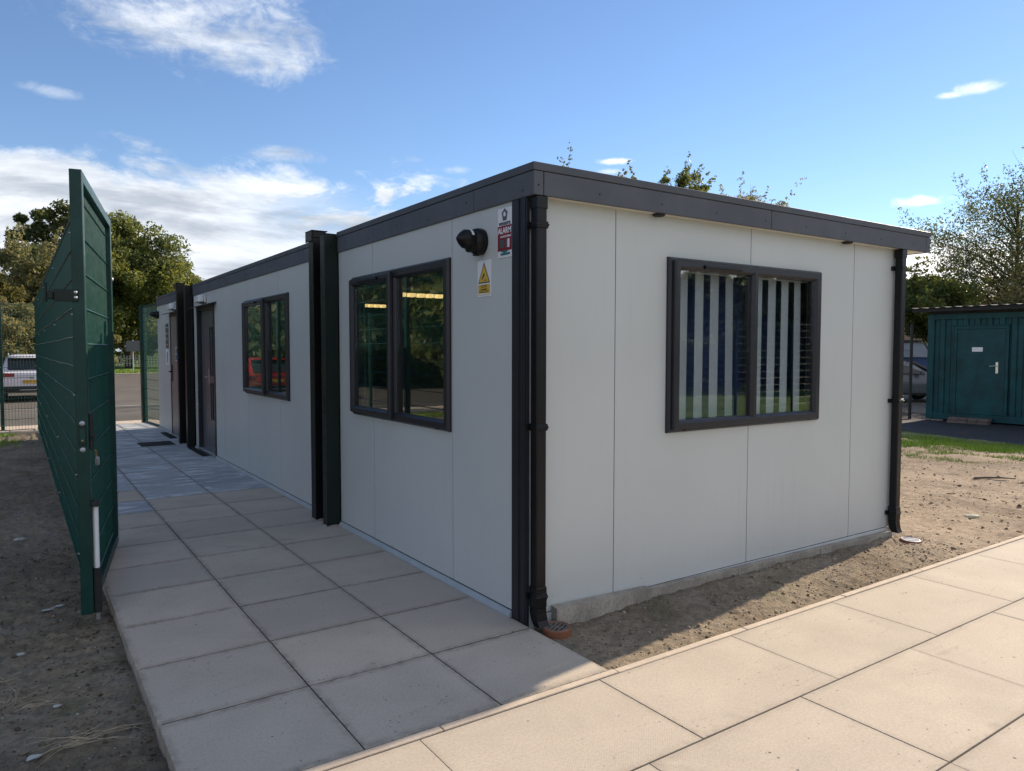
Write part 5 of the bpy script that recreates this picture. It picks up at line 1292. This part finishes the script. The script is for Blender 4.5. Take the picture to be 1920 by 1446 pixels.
tree((21.7, 19.4, -.3), 9.95, 1.6, 5.4, 'leafy green-gold treetop standing highest over the middle of the roof', 'leaf_green', 55, 60, 190, .07, .1, BT, twigs=True)
tree((24.3, 17.8, -.3), 9.35, 2.1, 4.6, 'pale bushy treetop above the middle of the end wall', 'leaf_pale', 57, 75, 190, .06, .1, BT, twigs=True)
tree((26.0, 16.8, -.3), 8.35, 1.6, 3.8, 'lowest pale treetop, farthest right over the roof', 'leaf_pale', 59, 40, 170, .06, .1, BT, twigs=True)
# trees that the windows mirror: behind the camera and beyond the left fence
MT = 'trees mirrored in the end window'; ML = 'trees mirrored in the side windows'
src = tree((30, -18.5, -.2), 6.2, 3.6, .4, 'dark tree opposite the end window, seen only as a reflection on its right pane', 'leaf_dark', 61, 80, 230, .22, .25, MT)
src2 = tree((20, -27, -.2), 3.7, 3.0, .2, 'broad green tree left of the dark one in the end window reflection', 'leaf_green', 63, 70, 220, .22, .22, MT)
hdg = tree((24, -25, -.25), 2.9, 4.2, -.6, 'long dark hedge bush nearest the middle of the end window reflection', 'leaf_dark', 65, 90, 240, .2, .12, 'hedge bushes mirrored in the windows', 'shrub', name='shrub')
HG = 'hedge bushes mirrored in the windows'
for (x, y, s_, rz, base, lab, g_) in ((31, -21, 1., 1., hdg, 'dark hedge bush to the right of the nearest one in the end window reflection', HG), (38, -17, 1.1, 2., hdg, 'dark hedge bush farthest right in the end window reflection', HG), (17, -30, 1., 3., hdg, 'dark hedge bush left of the nearest one in the end window reflection', HG), (10, -33, 1., 4., hdg, 'dark hedge bush farthest left in the end window reflection', HG), (45, -12, 1.2, 5., hdg, 'dark hedge bush at the far right edge of the end window reflection', HG),
                              (-13, 34, 1.1, 1., hdg, 'dark hedge bush behind the red car in the side window reflections', HG), (-19, 29, 1.2, 2.2, hdg, 'dark hedge bush left of the one behind the red car', HG), (-24, 23, 1.2, 3.3, hdg, 'dark hedge bush mirrored in the nearest side window', HG), (-28, 15, 1.2, 4.4, hdg, 'dark hedge bush mirrored low in the right pane of the nearest side window', HG), (-9, 40, 1.1, 5.5, hdg, 'dark hedge bush mirrored at the far end of the car park', HG),
                              (37, -14, 1.1, 1.2, src, 'dark tree farthest right in the end window reflection', MT), (14, -34, .95, 2.2, src2, 'green tree in the middle of the end window reflection', MT), (7, -36, .9, .7, src2, 'green tree farthest left in the end window reflection', MT), (44, -20, 1.8, 3., src2, 'broad tree behind the dark one in the end window reflection', MT),
                              (-10.5, 31, .8, .4, src, 'dark tree beyond the red car, mirrored in the middle side window', ML), (-15, 24, .85, 2.0, src, 'dark tree mirrored in the left pane of the nearest side window', ML), (-14.5, 36, .95, 1.1, src2, 'green tree mirrored behind the dark ones', ML), (-20, 17, .9, 3.1, src, 'dark tree mirrored in the right pane of the nearest side window', ML),
                              (-22, 30, 1.15, 4.1, src, 'tallest dark tree mirrored in the side windows', ML), (-26, 8, 1., 5., src2, 'green tree beyond the left fence nearest the road', ML), (-8, 42, .9, 5.2, src, 'dark tree mirrored at the far side of the car park', ML),
                              (-12, 19, .62, .9, src2, 'small green tree mirrored nearest the left fence', ML), (-30, 22, 1.2, 2.4, src2, 'broad green tree mirrored farthest beyond the left fence', ML), (-18, 44, 1.1, 3.6, src2, 'broad green tree mirrored behind the far side trees', ML), (-34, 38, 1.3, .3, src, 'distant dark tree mirrored in the side windows', ML),
                              (30, -30, 1.1, 4.4, src2, 'broad tree filling the gap behind the end window reflection', MT), (36, -30, 1.2, 5.4, src, 'dark tree at the back of the end window reflection', MT), (48, -12, 1.2, 1.9, src, 'distant dark tree at the right of the end window reflection', MT)):
    s_ *= (1.65 if base is src else 2. if base is src2 else 1.5) if g_ == ML or x < 0 else 1.
    o = copy_tree(base); o.location = (x, y, -.25); o.rotation_euler.z = rz; o.scale = (s_, s_, s_); o['label'] = lab; o['group'] = g_
